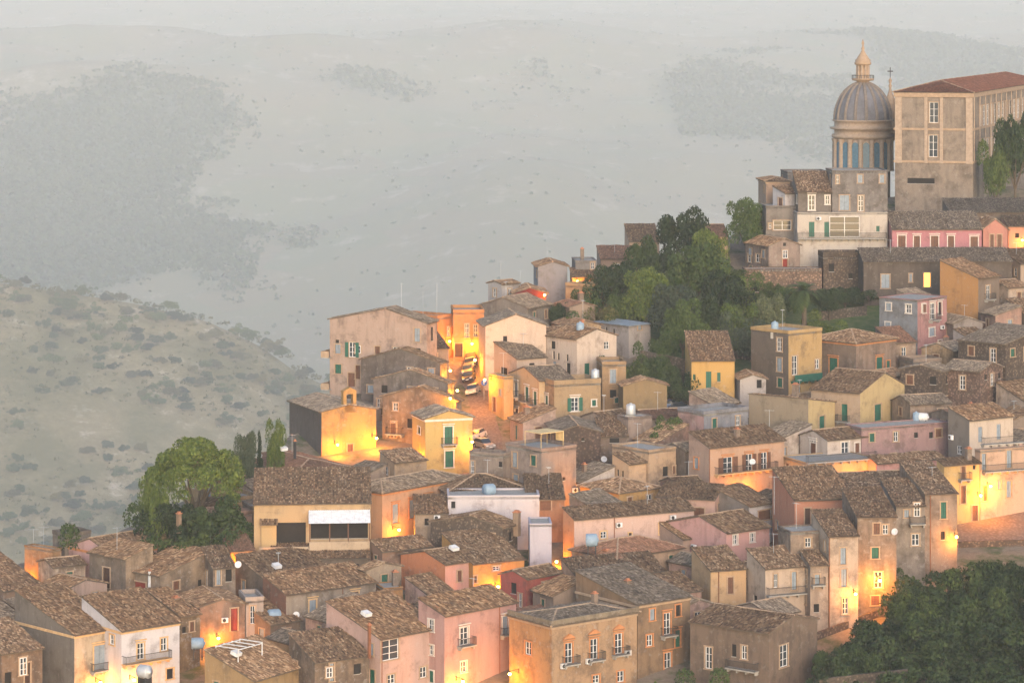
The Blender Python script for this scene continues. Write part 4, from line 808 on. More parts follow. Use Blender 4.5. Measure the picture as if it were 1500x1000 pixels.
for py in (524, 571):
    s_, z = L2('L', 484, py); mb = MB(); mb.box(-1.0, 2.6, s_ - .2, s_ + 1.2, z, z + .16); bo = mb.build('balcony', 'concrete', c2['o'])
    mb = MB(); mb.box(-1.0, 2.6, s_ + 1.1, s_ + 1.2, z + .16, z + 1.1); mb.box(-1.0, -.9, s_ - .2, s_ + 1.1, z + .16, z + 1.1); mb.build('railing', 'trim_stone', bo)
k13 = HOUSES['K13']
mb = MB(); mb.box(.8, 5.0, 1.0, 4.6, k13['h'] + 2.2, k13['h'] + 2.3); mb.box(4.9, 5.0, 1.0, 2.6, k13['h'] + .9, k13['h'] + 2.2)
for (x, y) in ((.85, 1.05), (4.9, 1.05), (.85, 4.5), (4.9, 4.5)): mb.box(x, x + .06, y, y + .06, k13['h'], k13['h'] + 2.2)
aw_ = mb.build('roof_awning', 'cloth_cream', k13['o'])
k7 = HOUSES['K7']; pg = MB(); zc = k7['h'] + 1.0
for i in range(4):
    x = 1.5 + i * 1.5; pg.box(x, x + .1, 3.5, 7.0, zc + 2.0, zc + 2.1)
for (x, y) in ((1.5, 3.5), (6.0, 3.5), (1.5, 6.9), (6.0, 6.9)): pg.box(x, x + .1, y, y + .1, zc - .6, zc + 2.0)
for y in (3.5, 6.9): pg.box(1.6, 6.0, y, y + .1, zc + 1.9, zc + 2.0)
pg.build('pergola', 'white_paint', k7['o'])
kp = HOUSES['K1']
mb = MB(); mb.box(-.3, kp['a'] + .1, -.3, -.05, kp['h'] - .05, kp['h'] + .75); mb.box(-.3, -.05, -.04, kp['b'], kp['h'] - .05, kp['h'] + .75); mb.build('parapet', plaster('#9a8a70', .7), kp['o'])
for (px, py) in ((833, 934), (870, 927), (906, 920)):
    s_, z = kp['loc']('R', px, py); mb = MB(); mb.prism([(s_ - .95, -.28, z), (s_ + .95, -.28, z), (s_, -.28, z + .55)], (0, .277, 0)); mb.build('pediment', 'trim_orange', kp['o'])

# ---------------------------------------------------------------- street lamps
NL = 0
def lamp(key, face, px, py, power, label, out=.9, vis=True):
    hd = HOUSES[key]; s_, z = hd['loc'](face, px, py); ho = hd['o']; th = R(hd['th'])
    lx, ly = (s_, -out) if face == 'R' else (-out, s_)
    K = hd['K']; p = Vector((K.x + lx * math.cos(th) - ly * math.sin(th), K.y + lx * math.sin(th) + ly * math.cos(th), K.z + z))
    e = empty('street_lamp', p, th if face == 'R' else th - R(90)); tag(e, label, 'street lamp', 'sodium street lamps on the house walls')
    mb = MB(); mb.tube((0, out - .01, .45), (0, 0, .42), .03); mb.tube((0, out - .01, .05), (0, out * .4, .43), .02); mb.box(-.08, .08, out - .03, out + .0, -.05, .55); mb.build('bracket', 'iron', e)
    mb = MB(); mb.lathe([(.02, .42), (.2, .30), (.22, .26), (.0, .26)], 10); mb.build('lamp_shade', 'iron', e)
    mb = MB(); mb.lathe([(.0, .25), (.15, .2), (.2, .08), (.15, -.06), (.0, -.12)], 12); mb.build('globe', 'bulb', e, True)
    ld = bpy.data.lights.new('lamp_light', 'POINT'); ld.energy = power; ld.color = (1.0, .34, .02); ld.shadow_soft_size = .35
    lo = bpy.data.objects.new('lamp_light', ld); C.objects.link(lo); lo.parent = e; lo.location = (0, -.35, -.35)
LP = 950
lamp('A4', 'R', 317, 933, LP, 'glowing street lamp on brown house wall beside red door')
lamp('K9', 'R', 725, 858, LP, 'glowing lamp on golden wall above the brick red house')
lamp('J6', 'L', 827, 822, LP * 1.2, 'glowing lamp in narrow lane at corner of long pink white house', 1.2)
lamp('K20', 'R', 1100, 884, LP * 1.3, 'glowing lamp on yellow wall under arched window', 1.0)
lamp('L3', 'R', 1285, 847, LP * 1.3, 'glowing lamp among hanging plants above the footpath', 1.6)
lamp('E14', 'R', 1446, 711, LP, 'glowing lamp between yellow and peach houses on the square')
lamp('C6', 'L', 664, 583, LP, 'glowing lamp on gable end above the street', 1.0)
lamp('D8', 'L', 720, 556, LP, 'glowing lamp on ochre street front near parked cars', 1.2)
lamp('D2', 'R', 691, 503, LP, 'glowing lamp on flat orange house at street end', 1.0)
lamp('D6', 'L', 766, 613, LP, 'glowing lamp low on cream house with iron balconies')
lamp('D7', 'L', 797, 612, LP * .8, 'glowing lamp on side of tan corner house')
lamp('C7', 'L', 618, 668, LP * .9, 'glowing lamp at side wall of the pediment house', .8)
lamp('C7', 'R', 688, 646, LP * .7, 'glowing lamp at street corner of the pediment house', 1.2)
lamp('I7', 'R', 845, 412, LP * .5, 'small glowing lamp on low ridge house')
lamp('I4', 'R', 797, 432, LP * .4, 'small glowing lamp beside dark red gable wall')
lamp('C1', 'R', 545, 640, LP * 1.3, 'lamp washing the chapel front with golden light', 1.8)
lamp('C1', 'R', 490, 650, LP * .8, 'low lamp beside the chapel door', 1.3)
lamp('J1', 'L', 870, 736, LP * 1.2, 'lamp in the alley under the dark hipped roof', 1.2)
lamp('E11', 'R', 1255, 705, LP * 1.5, 'lamp under the curved yellow terrace', 1.6)
lamp('E4', 'R', 1085, 716, LP, 'lamp under the long balcony of the peach house', 1.2)
lamp('A15', 'R', 352, 822, LP, 'lamp in orange alley behind the satellite dish', 1.0)
lamp('A9', 'L', 42, 845, LP * .8, 'lamp on wall with square dark window', 1.2)
lamp('A2', 'R', 190, 994, LP * .8, 'lamp under the long white balcony', 1.0)
lamp('A1', 'R', 140, 998, LP * .6, 'lamp under shuttered balcony of pale yellow house', 1.0)
lamp('K4', 'R', 668, 996, LP, 'lamp low on tall rose house wall', 1.2)
lamp('K8', 'L', 600, 880, LP * 1.3, 'lamp at foot of orange gable wall', 1.6)
lamp('B1', 'R', 535, 898, LP * .9, 'lamp below yellow end of wide streaked house', 1.2)
lamp('K1', 'L', 760, 985, LP * .7, 'lamp on palazzo corner side wall', 1.4)
lamp('L1', 'R', 1250, 868, LP * .7, 'lamp between shuttered windows above footpath', 1.0)
lamp('L5', 'R', 1398, 785, LP * .8, 'lamp at corner house edge by the square', .8)
lamp('E12', 'R', 1432, 725, LP * .6, 'lamp on narrow yellow house with two balconies', .8)
lamp('B6', 'R', 575, 775, LP * .7, 'lamp below shutters of the orange palazzo', 1.2)
lamp('D1', 'R', 652, 500, LP * .8, 'lamp between tall doors at the bend', .9)
lamp('C5', 'R', 661, 572, LP * .9, 'lamp on street end of the second dark grey gable', 1.0)
lamp('C4', 'R', 651, 543, LP * .8, 'lamp on street end of the highest dark grey gable', 1.0)
lamp('D3', 'L', 705, 528, LP * .9, 'lamp on street side of the blank cream gable', 1.0)
lamp('F10', 'R', 1496, 352, LP * .4, 'lamp near the salmon house at upper edge', .8)

# ---------------------------------------------------------------- roof clutter
def on_roof(key, px, py, back=3.0): D = HOUSES[key]['D'] + back; return at(px, py, D), D
def antenna(key, px, py0, py1, label, back=4):
    p, D = on_roof(key, px, py1, back); hgt = (py1 - py0) * D / F; e = empty('antenna', p); tag(e, label, 'antenna', 'television antennas')
    MB().tube((0, 0, -1.2), (0, 0, hgt), .035, n=5).build('mast', 'metal', e)
    mb = MB(); mb.tube((-.7, .1, hgt - .1), (.7, -.1, hgt - .1), .02, n=4)
    for i in range(6): mb.tube((-.6 + .24 * i, -.28, hgt - .1), (-.6 + .24 * i, .28, hgt - .1), .014, n=4)
    mb.build('aerial', 'metal', e)
def tank(key, px, py, r, lying, mat, label, back=3):
    p, D = on_roof(key, px, py, back); e = empty('water_tank', p, R(random.uniform(-30, 30))); tag(e, label, 'water tank')
    mb = MB()
    pr = [(0, -.02), (r * .9, 0), (r, .12), (r * 1.02, .5), (r, .9 * 1.5), (r * .85, 1.5), (r * .3, 1.58), (r * .3, 1.68), (0, 1.7)]
    mb.lathe(pr, 16); b_ = mb.build('body', mat, e, True)
    if lying:
        b_.rotation_euler = (0, R(90), 0); b_.location = (-.8, 0, r + .25)
        mb = MB()
        for x in (-.5, .5): mb.box(x - .08, x + .08, -r * .8, r * .8, -1.0, .45)
        mb.build('stand', 'iron', e)
    else: MB().box(-r, r, -r, r, -1.0, -.021).build('plinth', 'concrete', e)
def dish(key, face, px, py, label, out=.35):
    hd = HOUSES[key]; s_, z = hd['loc'](face, px, py); th = R(hd['th']); lx, ly = (s_, -out) if face == 'R' else (-out, s_); K = hd['K']
    e = empty('satellite_dish', (K.x + lx * math.cos(th) - ly * math.sin(th), K.y + lx * math.sin(th) + ly * math.cos(th), K.z + z), R(random.uniform(-40, 20))); tag(e, label, 'satellite dish', 'satellite dishes')
    b_ = MB().lathe([(0, 0), (.2, .02), (.36, .08), (.45, .14), (.44, .15), (.34, .1), (0, .03)], 16).build('reflector', 'white_paint', e, True); b_.rotation_euler = (R(65), 0, 0)
    mb = MB(); mb.tube((0, .02, 0), (0, .4, -.15), .025); mb.tube((0, -.05, -.35), (0, -.5, -.05), .015); mb.build('arm', 'metal', e)
def aircon(key, face, px, py, label):
    hd = HOUSES[key]; s_, z = hd['loc'](face, px, py); th = R(hd['th']); out = .36; lx, ly = (s_, -out) if face == 'R' else (-out, s_); K = hd['K']
    e = empty('air_conditioner', (K.x + lx * math.cos(th) - ly * math.sin(th), K.y + lx * math.sin(th) + ly * math.cos(th), K.z + z), th if face == 'R' else th - R(90)); tag(e, label, 'air conditioner', 'air conditioner units on walls')
    MB().box(-.42, .42, -.16, .16, -.3, .3).build('casing', 'white_paint', e)
    mb = MB(); n = 14; pts = [(.24 * math.cos(2 * math.pi * i / n) - .1, -.161, .24 * math.sin(2 * math.pi * i / n)) for i in range(n)]; mb.prism(pts, (0, -.02, 0)); mb.build('fan_grille', 'iron', e)
    mb = MB(); mb.box(-.35, -.3, -.14, .35, -.36, -.301); mb.box(.3, .35, -.14, .35, -.36, -.301); mb.build('bracket', 'iron', e)
def chimney(key, px, py0, py1, w, label, mat=None, back=3):
    p, D = on_roof(key, px, py1, back); hgt = (py1 - py0) * D / F; e = empty('chimney', p, R(HOUSES[key]['th'])); tag(e, label, 'chimney', 'chimneys')
    mb = MB(); mb.box(-w, w, -w, w, -1.5, hgt); mb.build('stack', mat or plaster('#a58a70', .6), e)
    mb = MB(); mb.box(-w - .08, w + .08, -w - .08, w + .08, hgt, hgt + .1); mb.box(-w * .7, w * .7, -w * .7, w * .7, hgt + .1, hgt + .3); mb.build('cap', 'terracotta', e)
antenna('C2', 588, 415, 440, 'thin antenna on ridge of big pinkish gabled house', 8); antenna('C2', 640, 414, 448, 'tall thin antenna right of the big gabled house', 14)
antenna('A9', 49, 774, 808, 'antenna left of a pair by the misty valley', 6); antenna('A9', 64, 771, 806, 'taller antenna of a pair by the misty valley', 7)
antenna('I4', 762, 396, 422, 'thin antenna above dark red gable', 5); antenna('I6', 872, 352, 382, 'antenna above the grey ridge block', 5)
antenna('I8', 968, 318, 352, 'mast on the far pale house', 5); antenna('E4', 1127, 600, 612, 'antenna on roof of peach house', 8); antenna('L2', 1134, 697, 740, 'tall pole by salmon terrace house', 1)
antenna('K11', 776, 735, 762, 'antenna on white rooftop house', 2)
tank('K11', 717, 728, .8, True, 'tank_blue', 'blue grey tank lying between white roof ends'); tank('J8', 867, 803, .85, True, 'tank_blue', 'blue grey tank lying on patched red roof', 2)
tank('M3', 402, 912, .75, True, 'tank_blue', 'blue tank lying on the low outhouse roof', 3); tank('E2', 924, 607, .7, False, 'metal', 'round grey tank on square tower house', 2)
tank('F12', 1135, 486, .55, False, 'tank_blue', 'small blue tank on grey flat roof', 3); tank('D4', 850, 487, .6, False, 'tank_blue', 'blue tank on cream slit window house', 4); tank('D7', 872, 556, .6, False, 'metal', 'grey tank on tan corner house roof', 4)
tank('E8', 1352, 619, .6, True, 'white_paint', 'white tank on dusky pink terrace', 9); tank('E8', 1342, 619, .5, False, 'tank_blue', 'blue drum beside white tank on terrace', 9)
tank('A3', 290, 953, .7, True, 'tank_blue', 'blue tank lying next to crumbling ochre house', -2.0); tank('A2', 212, 996, .8, True, 'metal', 'metal tank below the white balcony house', -3.5)
dish('A14', 'R', 348, 826, 'white satellite dish above the plant terrace'); dish('B1', 'R', 432, 900, 'white satellite dish low on grey streaked front'); dish('E4', 'R', 1100, 676, 'white satellite dish between arched shutters')
dish('L3', 'R', 1310, 778, 'white satellite dish on stained tall wall'); dish('J3', 'R', 978, 704, 'white satellite dish below pale rear house'); dish('E1', 'R', 884, 672, 'white satellite dish near dark stone gable')
aircon('J6', 'R', 905, 768, 'air conditioner nearest the tall drainpipe on long pink white wall'); aircon('J6', 'R', 984, 757, 'air conditioner high at far end of long pink white wall')
aircon('A4', 'R', 328, 907, 'air conditioner beside the red door'); aircon('K13', 'R', 840, 717, 'air conditioner low on big grey pink block'); aircon('K1', 'R', 823, 974, 'air conditioner left of first palazzo balcony')
aircon('K1', 'R', 860, 967, 'air conditioner between two palazzo balconies'); aircon('K1', 'R', 917, 955, 'air conditioner right of last palazzo balcony'); aircon('K17', 'R', 640, 757, 'air conditioner on small beige house')
aircon('E5', 'L', 1003, 622, 'air conditioner on peeling pink side wall'); aircon('F5', 'R', 1378, 479, 'air conditioner on pink fronted house'); aircon('E12', 'L', 1396, 640, 'air conditioner on side of narrow yellow house'); aircon('G1', 'R', 1199, 320, 'air conditioner between green shutters of white house')
aircon('J7', 'L', 1019, 800, 'air conditioner at foot of bright pink gable')
chimney('J9', 889, 830, 858, .22, 'tall thin chimney on peach house roof', None, -.3); chimney('A8', 262, 752, 764, .25, 'chimney on ridge of long pink house', None, 6); chimney('K10', 757, 750, 768, .4, 'square chimney on grey rubble house')
chimney('A6', 219, 836, 852, .12, 'white pipe chimney on stone coloured house', 'white_paint', 1); chimney('D4', 853, 470, 488, .2, 'red chimney on cream house', 'terracotta', 5)
chimney('J8', 888, 806, 822, .4, 'rendered chimney on patched red roof'); chimney('K5', 541, 915, 945, .15, 'pipe chimney left of pale pink house', 'rust', -2); chimney('B5', 432, 646, 656, .15, 'dark pipe on reddish roof', 'iron', 6)
for (key, px, py, lb) in (('B2', 408, 829, 'wide low house'), ('B5', 379, 667, 'reddish roof near the pine'), ('B5', 417, 657, 'reddish roof near its ridge'), ('K7', 350, 957, 'roof below the white pergola'), ('K8', 668, 803, 'orange gabled house'), ('L2', 1246, 745, 'salmon terrace house'), ('K5', 540, 899, 'pale pink house with corner window')):
    p, D = on_roof(key, px, py, 3.5); mb = MB(); mb.box(-.5, .5, -.1, .9, -.3, .12); 
    o = mb.build('skylight', 'white_paint'); o.location = p; o.rotation_euler = (R(17), 0, R(HOUSES[key]['th'])); tag(o, 'pale roof window set in the ' + lb, 'skylight', 'skylights in the roofs')

q3 = random.Random(8); ks = [k for k in SHORT if k not in ('PAL', 'C1', 'I4', 'A9', 'C2')]; q3.shuffle(ks)
for i, k in enumerate(ks[:58]):
    d = HOUSES[k]; c, s = math.cos(R(d['th'])), math.sin(R(d['th'])); u, v = d['a'] * q3.uniform(.2, .8), d['b'] * q3.uniform(.4, .7); x, y = d['K'].x + u * c - v * s, d['K'].y + u * s + v * c; z = d['K'].z + d['h'] + .3
    if SHORT[k] == 'house': continue
    sh = ' '.join(SHORT[k].split()[:9])
    if i < 36:
        e = empty('antenna', (x, y, z), q3.uniform(0, 3)); tag(e, 'thin antenna on the roof of the ' + sh, 'antenna', 'television antennas'); hg = q3.uniform(2.2, 3.6); MB().tube((0, 0, -1), (0, 0, hg), .03, n=5).build('mast', 'metal', e); mb = MB(); mb.tube((-.6, 0, hg - .1), (.6, 0, hg - .1), .02, n=4)
        for j in range(5): mb.tube((-.5 + .25 * j, -.3, hg - .1), (-.5 + .25 * j, .3, hg - .1), .014, n=4)
        mb.build('aerial', 'metal', e)
    else:
        e = empty('chimney', (x, y, z), R(d['th'])); tag(e, 'chimney on the roof of the ' + sh, 'chimney', 'chimneys'); hg = q3.uniform(1.0, 1.7); w = q3.uniform(.25, .4)
        MB().box(-w, w, -w, w, -1.2, hg).build('stack', plaster('#a08a76', .7), e); mb = MB(); mb.box(-w - .07, w + .07, -w - .07, w + .07, hg, hg + .09); mb.box(-w * .6, w * .6, -w * .6, w * .6, hg + .09, hg + .3); mb.build('cap', 'terracotta', e)
# ---------------------------------------------------------------- cars
def car(px, yg, rz, col, label):
    D = depth(yg); p = at(px, yg, D); e = empty('parked_car', p + Vector((0, 0, .06)), R(rz)); e.rotation_euler = (R(12.8), 0, R(rz)) if abs(math.cos(R(rz))) < .5 else (0, 0, R(rz)); tag(e, label, 'car', 'cars parked in the street')
    mt = flat('car_' + col, lin('#' + col, .8), .35, .2, .03)
    side = [(-2.05, .3), (-2.1, .65), (-1.95, .9), (-1.3, .98), (1.0, .92), (1.9, .78), (2.08, .6), (2.05, .3)]
    MB().prism([(x, -.85, z) for x, z in side], (0, 1.7, 0)).build('body', mt, e)
    cab = [(-1.75, .95), (-1.35, 1.4), (.1, 1.45), (.95, .94)]
    MB().prism([(x, -.72, z) for x, z in cab], (0, 1.44, 0)).build('glasshouse', 'glass', e)
    MB().box(-1.3, .15, -.7, .7, 1.43, 1.48).build('roof_panel', mt, e)
    for x in (-1.3, 1.3):
        for y in (-.8, .8):
            mb = MB(); mb.tube((x, y - .1, .32), (x, y + .1, .32), .32, n=14); w = mb.build('wheel', 'rubber', e); MB().tube((x, y - .11, .32), (x, y + .11, .32), .19, n=10).build('rim', 'metal', w)
    for y in (-.6, .6):
        MB().box(2.0, 2.09, y - .18, y + .18, .58, .72).build('headlight', 'white_paint', e); MB().box(-2.1, -2.0, y - .2, y + .2, .65, .82).build('tail_light', 'red_wood', e)
    mb = MB(); mb.box(2.06, 2.1, -.25, .25, .38, .5); mb.box(-2.13, -2.09, -.25, .25, .42, .54); mb.build('number_plate', 'white_paint', e)
car(694, 577, -100, 'c8c2b8', 'silver car parked last in the street row, lights facing downhill'); car(688, 558, -97, '3a3a40', 'dark car parked third in the street row'); car(687, 548, -96, '8d8a88', 'grey car parked second in the street row')
car(690, 538, -95, 'b0a89c', 'beige car parked at the head of the street row'); car(692, 530, -95, '55504e', 'brown grey car furthest up the street'); car(651, 546, -80, 'd8d4d0', 'white car parked on the left bend of the street')
car(700, 644, -110, 'd0ccc8', 'white car parked below the pediment house'); car(709, 657, -60, '9a9896', 'silver car at the lower end of the street'); car(985, 600, 10, '6f86a8', 'blue car behind the olive tan block'); car(998, 603, 10, '5f6468', 'grey car behind the olive tan block')
D = depth(585); p = at(709, 585, D); sg = empty('road_sign', p); tag(sg, 'round blue road sign on a post beside parked cars', 'road sign')
MB().tube((0, 0, 0), (0, 0, 2.6), .04).build('post', 'metal', sg)
mb = MB(); mb.prism([(.45 * math.cos(2 * math.pi * i / 20), -.06, 2.6 + .45 * math.sin(2 * math.pi * i / 20)) for i in range(20)], (0, .04, 0)); fc = mb.build('disc', flat('sign_blue', (.02, .09, .38), .5, 0, .02), sg)
mb = MB(); mb.box(-.05, .05, -.075, -.061, 2.35, 2.7); mb.prism([(-.18, -.075, 2.68), (.18, -.075, 2.68), (0, -.075, 2.9)], (0, .013, 0)); mb.build('arrow', 'white_paint', fc)

# ---------------------------------------------------------------- vegetation
def leaf_mat(name, c0, c1):
    m, n, l, b = newmat(name, .8, .2); uv = n.new('ShaderNodeUVMap'); s = n.new('ShaderNodeSeparateXYZ'); l.new(uv.outputs[0], s.inputs[0])
    r = ramp(n, [(0, c0), (1, c1)]); l.new(s.outputs[0], r.inputs[0]); oi = n.new('ShaderNodeObjectInfo'); tr = ramp(n, [(0, (.5, .58, .5)), (.5, (.9, .95, .7)), (1, (1.45, 1.35, .8))]); l.new(oi.outputs['Random'], tr.inputs[0]); l.new(mixc(n, l, 1.0, r.outputs[0], tr.outputs[0], 'MULTIPLY'), b.inputs['Base Color'])
    b.inputs['Transmission Weight'].default_value = 0; M[name] = m; return m
leaf_mat('leaf', (.030, .055, .016), (.095, .125, .04)); leaf_mat('leaf_dark', (.015, .030, .012), (.05, .072, .028)); leaf_mat('leaf_pine', (.035, .065, .018), (.12, .15, .045)); leaf_mat('leaf_olive', (.045, .06, .045), (.10, .115, .085)); leaf_mat('leaf_dry', (.06, .06, .025), (.13, .12, .06))
def leaves(centers, radii, n, size, flatz=1.0):
    """leaf clumps on and inside a set of lobes"""
    c = np.array(centers); r = np.array(radii); w = r ** 2; idx = rng.choice(len(c), n, p=w / w.sum())
    d = rng.normal(size=(n, 3)); d /= np.linalg.norm(d, axis=1)[:, None]
    d[:, 2] = np.where(d[:, 2] < -.5, -d[:, 2], d[:, 2])
    rad = r[idx] * (.55 + .5 * rng.random(n) ** .5)
    p = c[idx] + d * rad[:, None] * np.array([1, 1, flatz])
    nr = d + rng.normal(0, .7, (n, 3)); nr /= np.linalg.norm(nr, axis=1)[:, None]
    u = np.cross(nr, rng.normal(size=(n, 3))); u /= np.linalg.norm(u, axis=1)[:, None]; v = np.cross(nr, u)
    s = size * (.5 + rng.random(n))[:, None]
    V = np.stack([p - u * s, p - v * s * .6, p + u * s, p + v * s * .6], 1)
    return V
def leaf_mesh(name, V, mat):
    n = len(V); me = bpy.data.meshes.new(name); me.vertices.add(n * 4); me.vertices.foreach_set('co', V.reshape(-1)); me.loops.add(n * 4); me.loops.foreach_set('vertex_index', np.arange(n * 4, dtype=np.int32))
    me.polygons.add(n); me.polygons.foreach_set('loop_start', (np.arange(n) * 4).astype(np.int32)); ul = me.uv_layers.new(name='UVMap'); ul.data.foreach_set('uv', np.repeat(rng.random((n, 2)), 4, axis=0).ravel())
    me.materials.append(M[mat]); me.update(calc_edges=True); me.validate(); return me
def crown_mesh(kind, mat, seed):
    global rng; rng = np.random.default_rng(seed); q = random.Random(seed)
    if kind == 'round': cl = lambda v, m: max(-m, min(m, v)); cs = [(cl(q.gauss(0, .24), .33), cl(q.gauss(0, .24), .33), .62 + cl(q.gauss(0, .14), .2)) for _ in range(30)]; rs = [q.uniform(.10, .22) for _ in cs]; V = leaves(cs, rs, 8000, .022)
    elif kind == 'bush': cs = [(q.gauss(0, .36), q.gauss(0, .36), .36 + q.gauss(0, .13)) for _ in range(30)]; rs = [q.uniform(.10, .22) for _ in cs]; V = leaves(cs, rs, 8000, .022)
    elif kind == 'pine': cs = [(.43 * u * math.cos(t), .43 * u * math.sin(t), .60 + .27 * (1 - u * u) - .22 * q.random() ** 2) for t, u in [(q.uniform(0, 6.28), math.sqrt(q.random())) for _ in range(90)]]; rs = [q.uniform(.06, .105) for _ in cs]; V = leaves(cs, rs, 20000, .013, .75)
    elif kind == 'cypress': cs = [(q.gauss(0, .05), q.gauss(0, .05), z) for z in np.linspace(.12, .9, 14)]; rs = [.17 * (1 - .75 * abs(z - .3)) for z in np.linspace(.12, .9, 14)]; V = leaves(cs, rs, 3000, .022)
    return leaf_mesh('crown', V, mat)
def trunk_mesh(kind, seed):
    q = random.Random(seed); mb = MB(); hz = {'round': .5, 'bush': .25, 'pine': .5, 'cypress': .15}[kind]
    mb.tube((0, 0, -.15), (0, 0, hz * .6), .035, .026, 8)
    for i in range(7):
        t = i * .9 + q.random(); mb.tube((0, 0, hz * .55), (.26 * math.cos(t), .26 * math.sin(t), hz + .2 * q.random()), .018, .007, 5)
    me = bpy.data.meshes.new('trunk'); me.from_pydata(mb.v, [], mb.f); me.materials.append(M['trunk']); me.update(); return me
CR = {}
for kind, mats in (('round', ('leaf', 'leaf_dark', 'leaf_olive', 'leaf_dry')), ('bush', ('leaf', 'leaf_dark', 'leaf_olive', 'leaf_dry')), ('pine', ('leaf_pine',)), ('cypress', ('leaf_dark',))):
    for mt in mats:
        for sd in range(2): CR[kind, mt, sd] = (crown_mesh(kind, mt, 11 + sd * 7 + len(mt)), trunk_mesh(kind, sd))
rng = np.random.default_rng(99)
def tree(kind, mt, px, ytop, yg, wpx, label, group, cat='tree', name='tree', dz=0):
    D = depth(yg); p = at(px, yg, D); hgt = (yg - ytop) * D / F; wid = wpx * D / F
    e = empty(name, p - Vector((0, 0, .2)), R(random.uniform(0, 360))); cm, tm = CR[kind, mt, random.randint(0, 1)]
    e.scale = (wid, wid, hgt); tag(e, label, cat, group); link('crown', cm, e); link('trunk', tm, e); return e
tree('pine', 'leaf_pine', 288, 622, 800, 150, 'large umbrella shaped pine with bare lower branches', None, name='pine_tree'); 
GT = 'trees of the garden slope'
for (k_, m_, px, yt, yg, w, lb) in (
    ('round', 'leaf_dark', 1003, 303, 430, 78, 'tall dark feathery tree in the garden, tallest of the group'), ('round', 'leaf', 1093, 290, 386, 60, 'big leafy tree next to the grey house with glazed bay'),
    ('round', 'leaf', 1018, 355, 470, 90, 'broad bright green tree in the middle of the garden'), ('round', 'leaf_dark', 948, 345, 450, 60, 'dark tree beside the far pale house'), ('round', 'leaf_dark', 905, 378, 470, 70, 'dark leafy tree at the left end of the garden'),
    ('round', 'leaf', 945, 392, 500, 70, 'mid green tree above the farmhouse roof'), ('bush', 'leaf_dry', 885, 432, 490, 66, 'yellowish bush left of the farmhouse'), ('bush', 'leaf', 850, 425, 488, 56, 'green bush below the orange lit ridge house'),
    ('round', 'leaf_dark', 1065, 395, 490, 76, 'dark tree below the walled terrace'), ('round', 'leaf_olive', 988, 415, 520, 74, 'grey green olive like tree beside the farmhouse'), ('bush', 'leaf', 1075, 425, 520, 60, 'rounded green bush in the lower garden'),
    ('round', 'leaf_olive', 1128, 430, 520, 50, 'silvery olive tree left of the palm'), ('bush', 'leaf', 1203, 453, 500, 46, 'bright green rounded shrub right of the palm'), ('bush', 'leaf', 975, 468, 545, 44, 'light green shrub under the farmhouse'),
    ('bush', 'leaf_dark', 935, 495, 585, 56, 'dark shrub growing on the retaining wall'), ('bush', 'leaf_dark', 985, 510, 590, 60, 'dark ivy like shrub below the retaining wall'), ('bush', 'leaf', 1120, 400, 470, 60, 'green shrubs under the terrace wall'),
    ('bush', 'leaf_dark', 1238, 405, 450, 60, 'low hedge before the roofless ruin'), ('bush', 'leaf', 975, 595, 680, 50, 'green bush beside the square tower house'), ('round', 'leaf_dark', 820, 440, 492, 34, 'small dark tree behind the red gable'),
    ('bush', 'leaf_dark', 1060, 370, 430, 60, 'dark clipped hedge left of the old stone house'), ('bush', 'leaf_olive', 1100, 445, 530, 56, 'grey green shrub in the lower garden'), ('bush', 'leaf_dark', 1030, 500, 575, 56, 'dark shrub above the bright yellow house')):
    tree(k_, m_, px, yt, yg, w, lb, GT)
for i, (px, yt, yg, w, nb) in enumerate(((925, 372, 462, 56, 'the tallest garden tree'), (975, 362, 452, 64, 'the broad bright tree'), (1040, 335, 440, 60, 'the salmon far house'), (870, 395, 470, 50, 'the grey ridge block'), (1000, 440, 540, 60, 'the farmhouse'), (1045, 430, 520, 60, 'the lower garden lawn'), (1090, 405, 480, 60, 'the terrace base'), (1135, 410, 478, 40, 'the olive'), (960, 520, 590, 50, 'the retaining wall'), (1010, 535, 600, 46, 'the bright yellow house'), (915, 430, 495, 50, 'the farmhouse roof'), (1215, 420, 470, 50, 'the roofless ruin'))):
    tree('round' if i % 3 else 'bush', ('leaf', 'leaf_dark')[i % 2], px, yt, yg, w, ('deep green tree', 'dense dark tree')[i % 2] + ' growing close to ' + nb, GT)
PT = 'trees beside the palace'
tree('round', 'leaf_dark', 1487, 158, 322, 62, 'tall dark tree covering the palace side', PT); tree('round', 'leaf', 1458, 208, 324, 44, 'green tree in front of the palace side', PT)
LT = 'trees at the valley edge of town'
for (k_, m_, px, yt, yg, w, lb) in (('round', 'leaf_dark', 250, 728, 840, 90, 'dark bushy tree under the pine'), ('bush', 'leaf', 190, 740, 850, 80, 'low green bush left of the pine'), ('cypress', 'leaf_dark', 380, 628, 735, 24, 'small pointed cypress right of the pine'),
    ('round', 'leaf_olive', 362, 630, 740, 34, 'blue green tree between pine and cypress'), ('round', 'leaf', 404, 616, 730, 30, 'green tree beside the chapel wall'), ('round', 'leaf_dark', 325, 728, 840, 90, 'dark bushy tree right under the pine'), ('bush', 'leaf_dark', 290, 735, 850, 80, 'dark shrubs behind the long pink house'), ('round', 'leaf', 228, 690, 840, 50, 'light green young tree left of the pine')):
    tree(k_, m_, px, yt, yg, w, lb, LT)
RT = 'overgrown bushes on the right slope'
k_ = 0
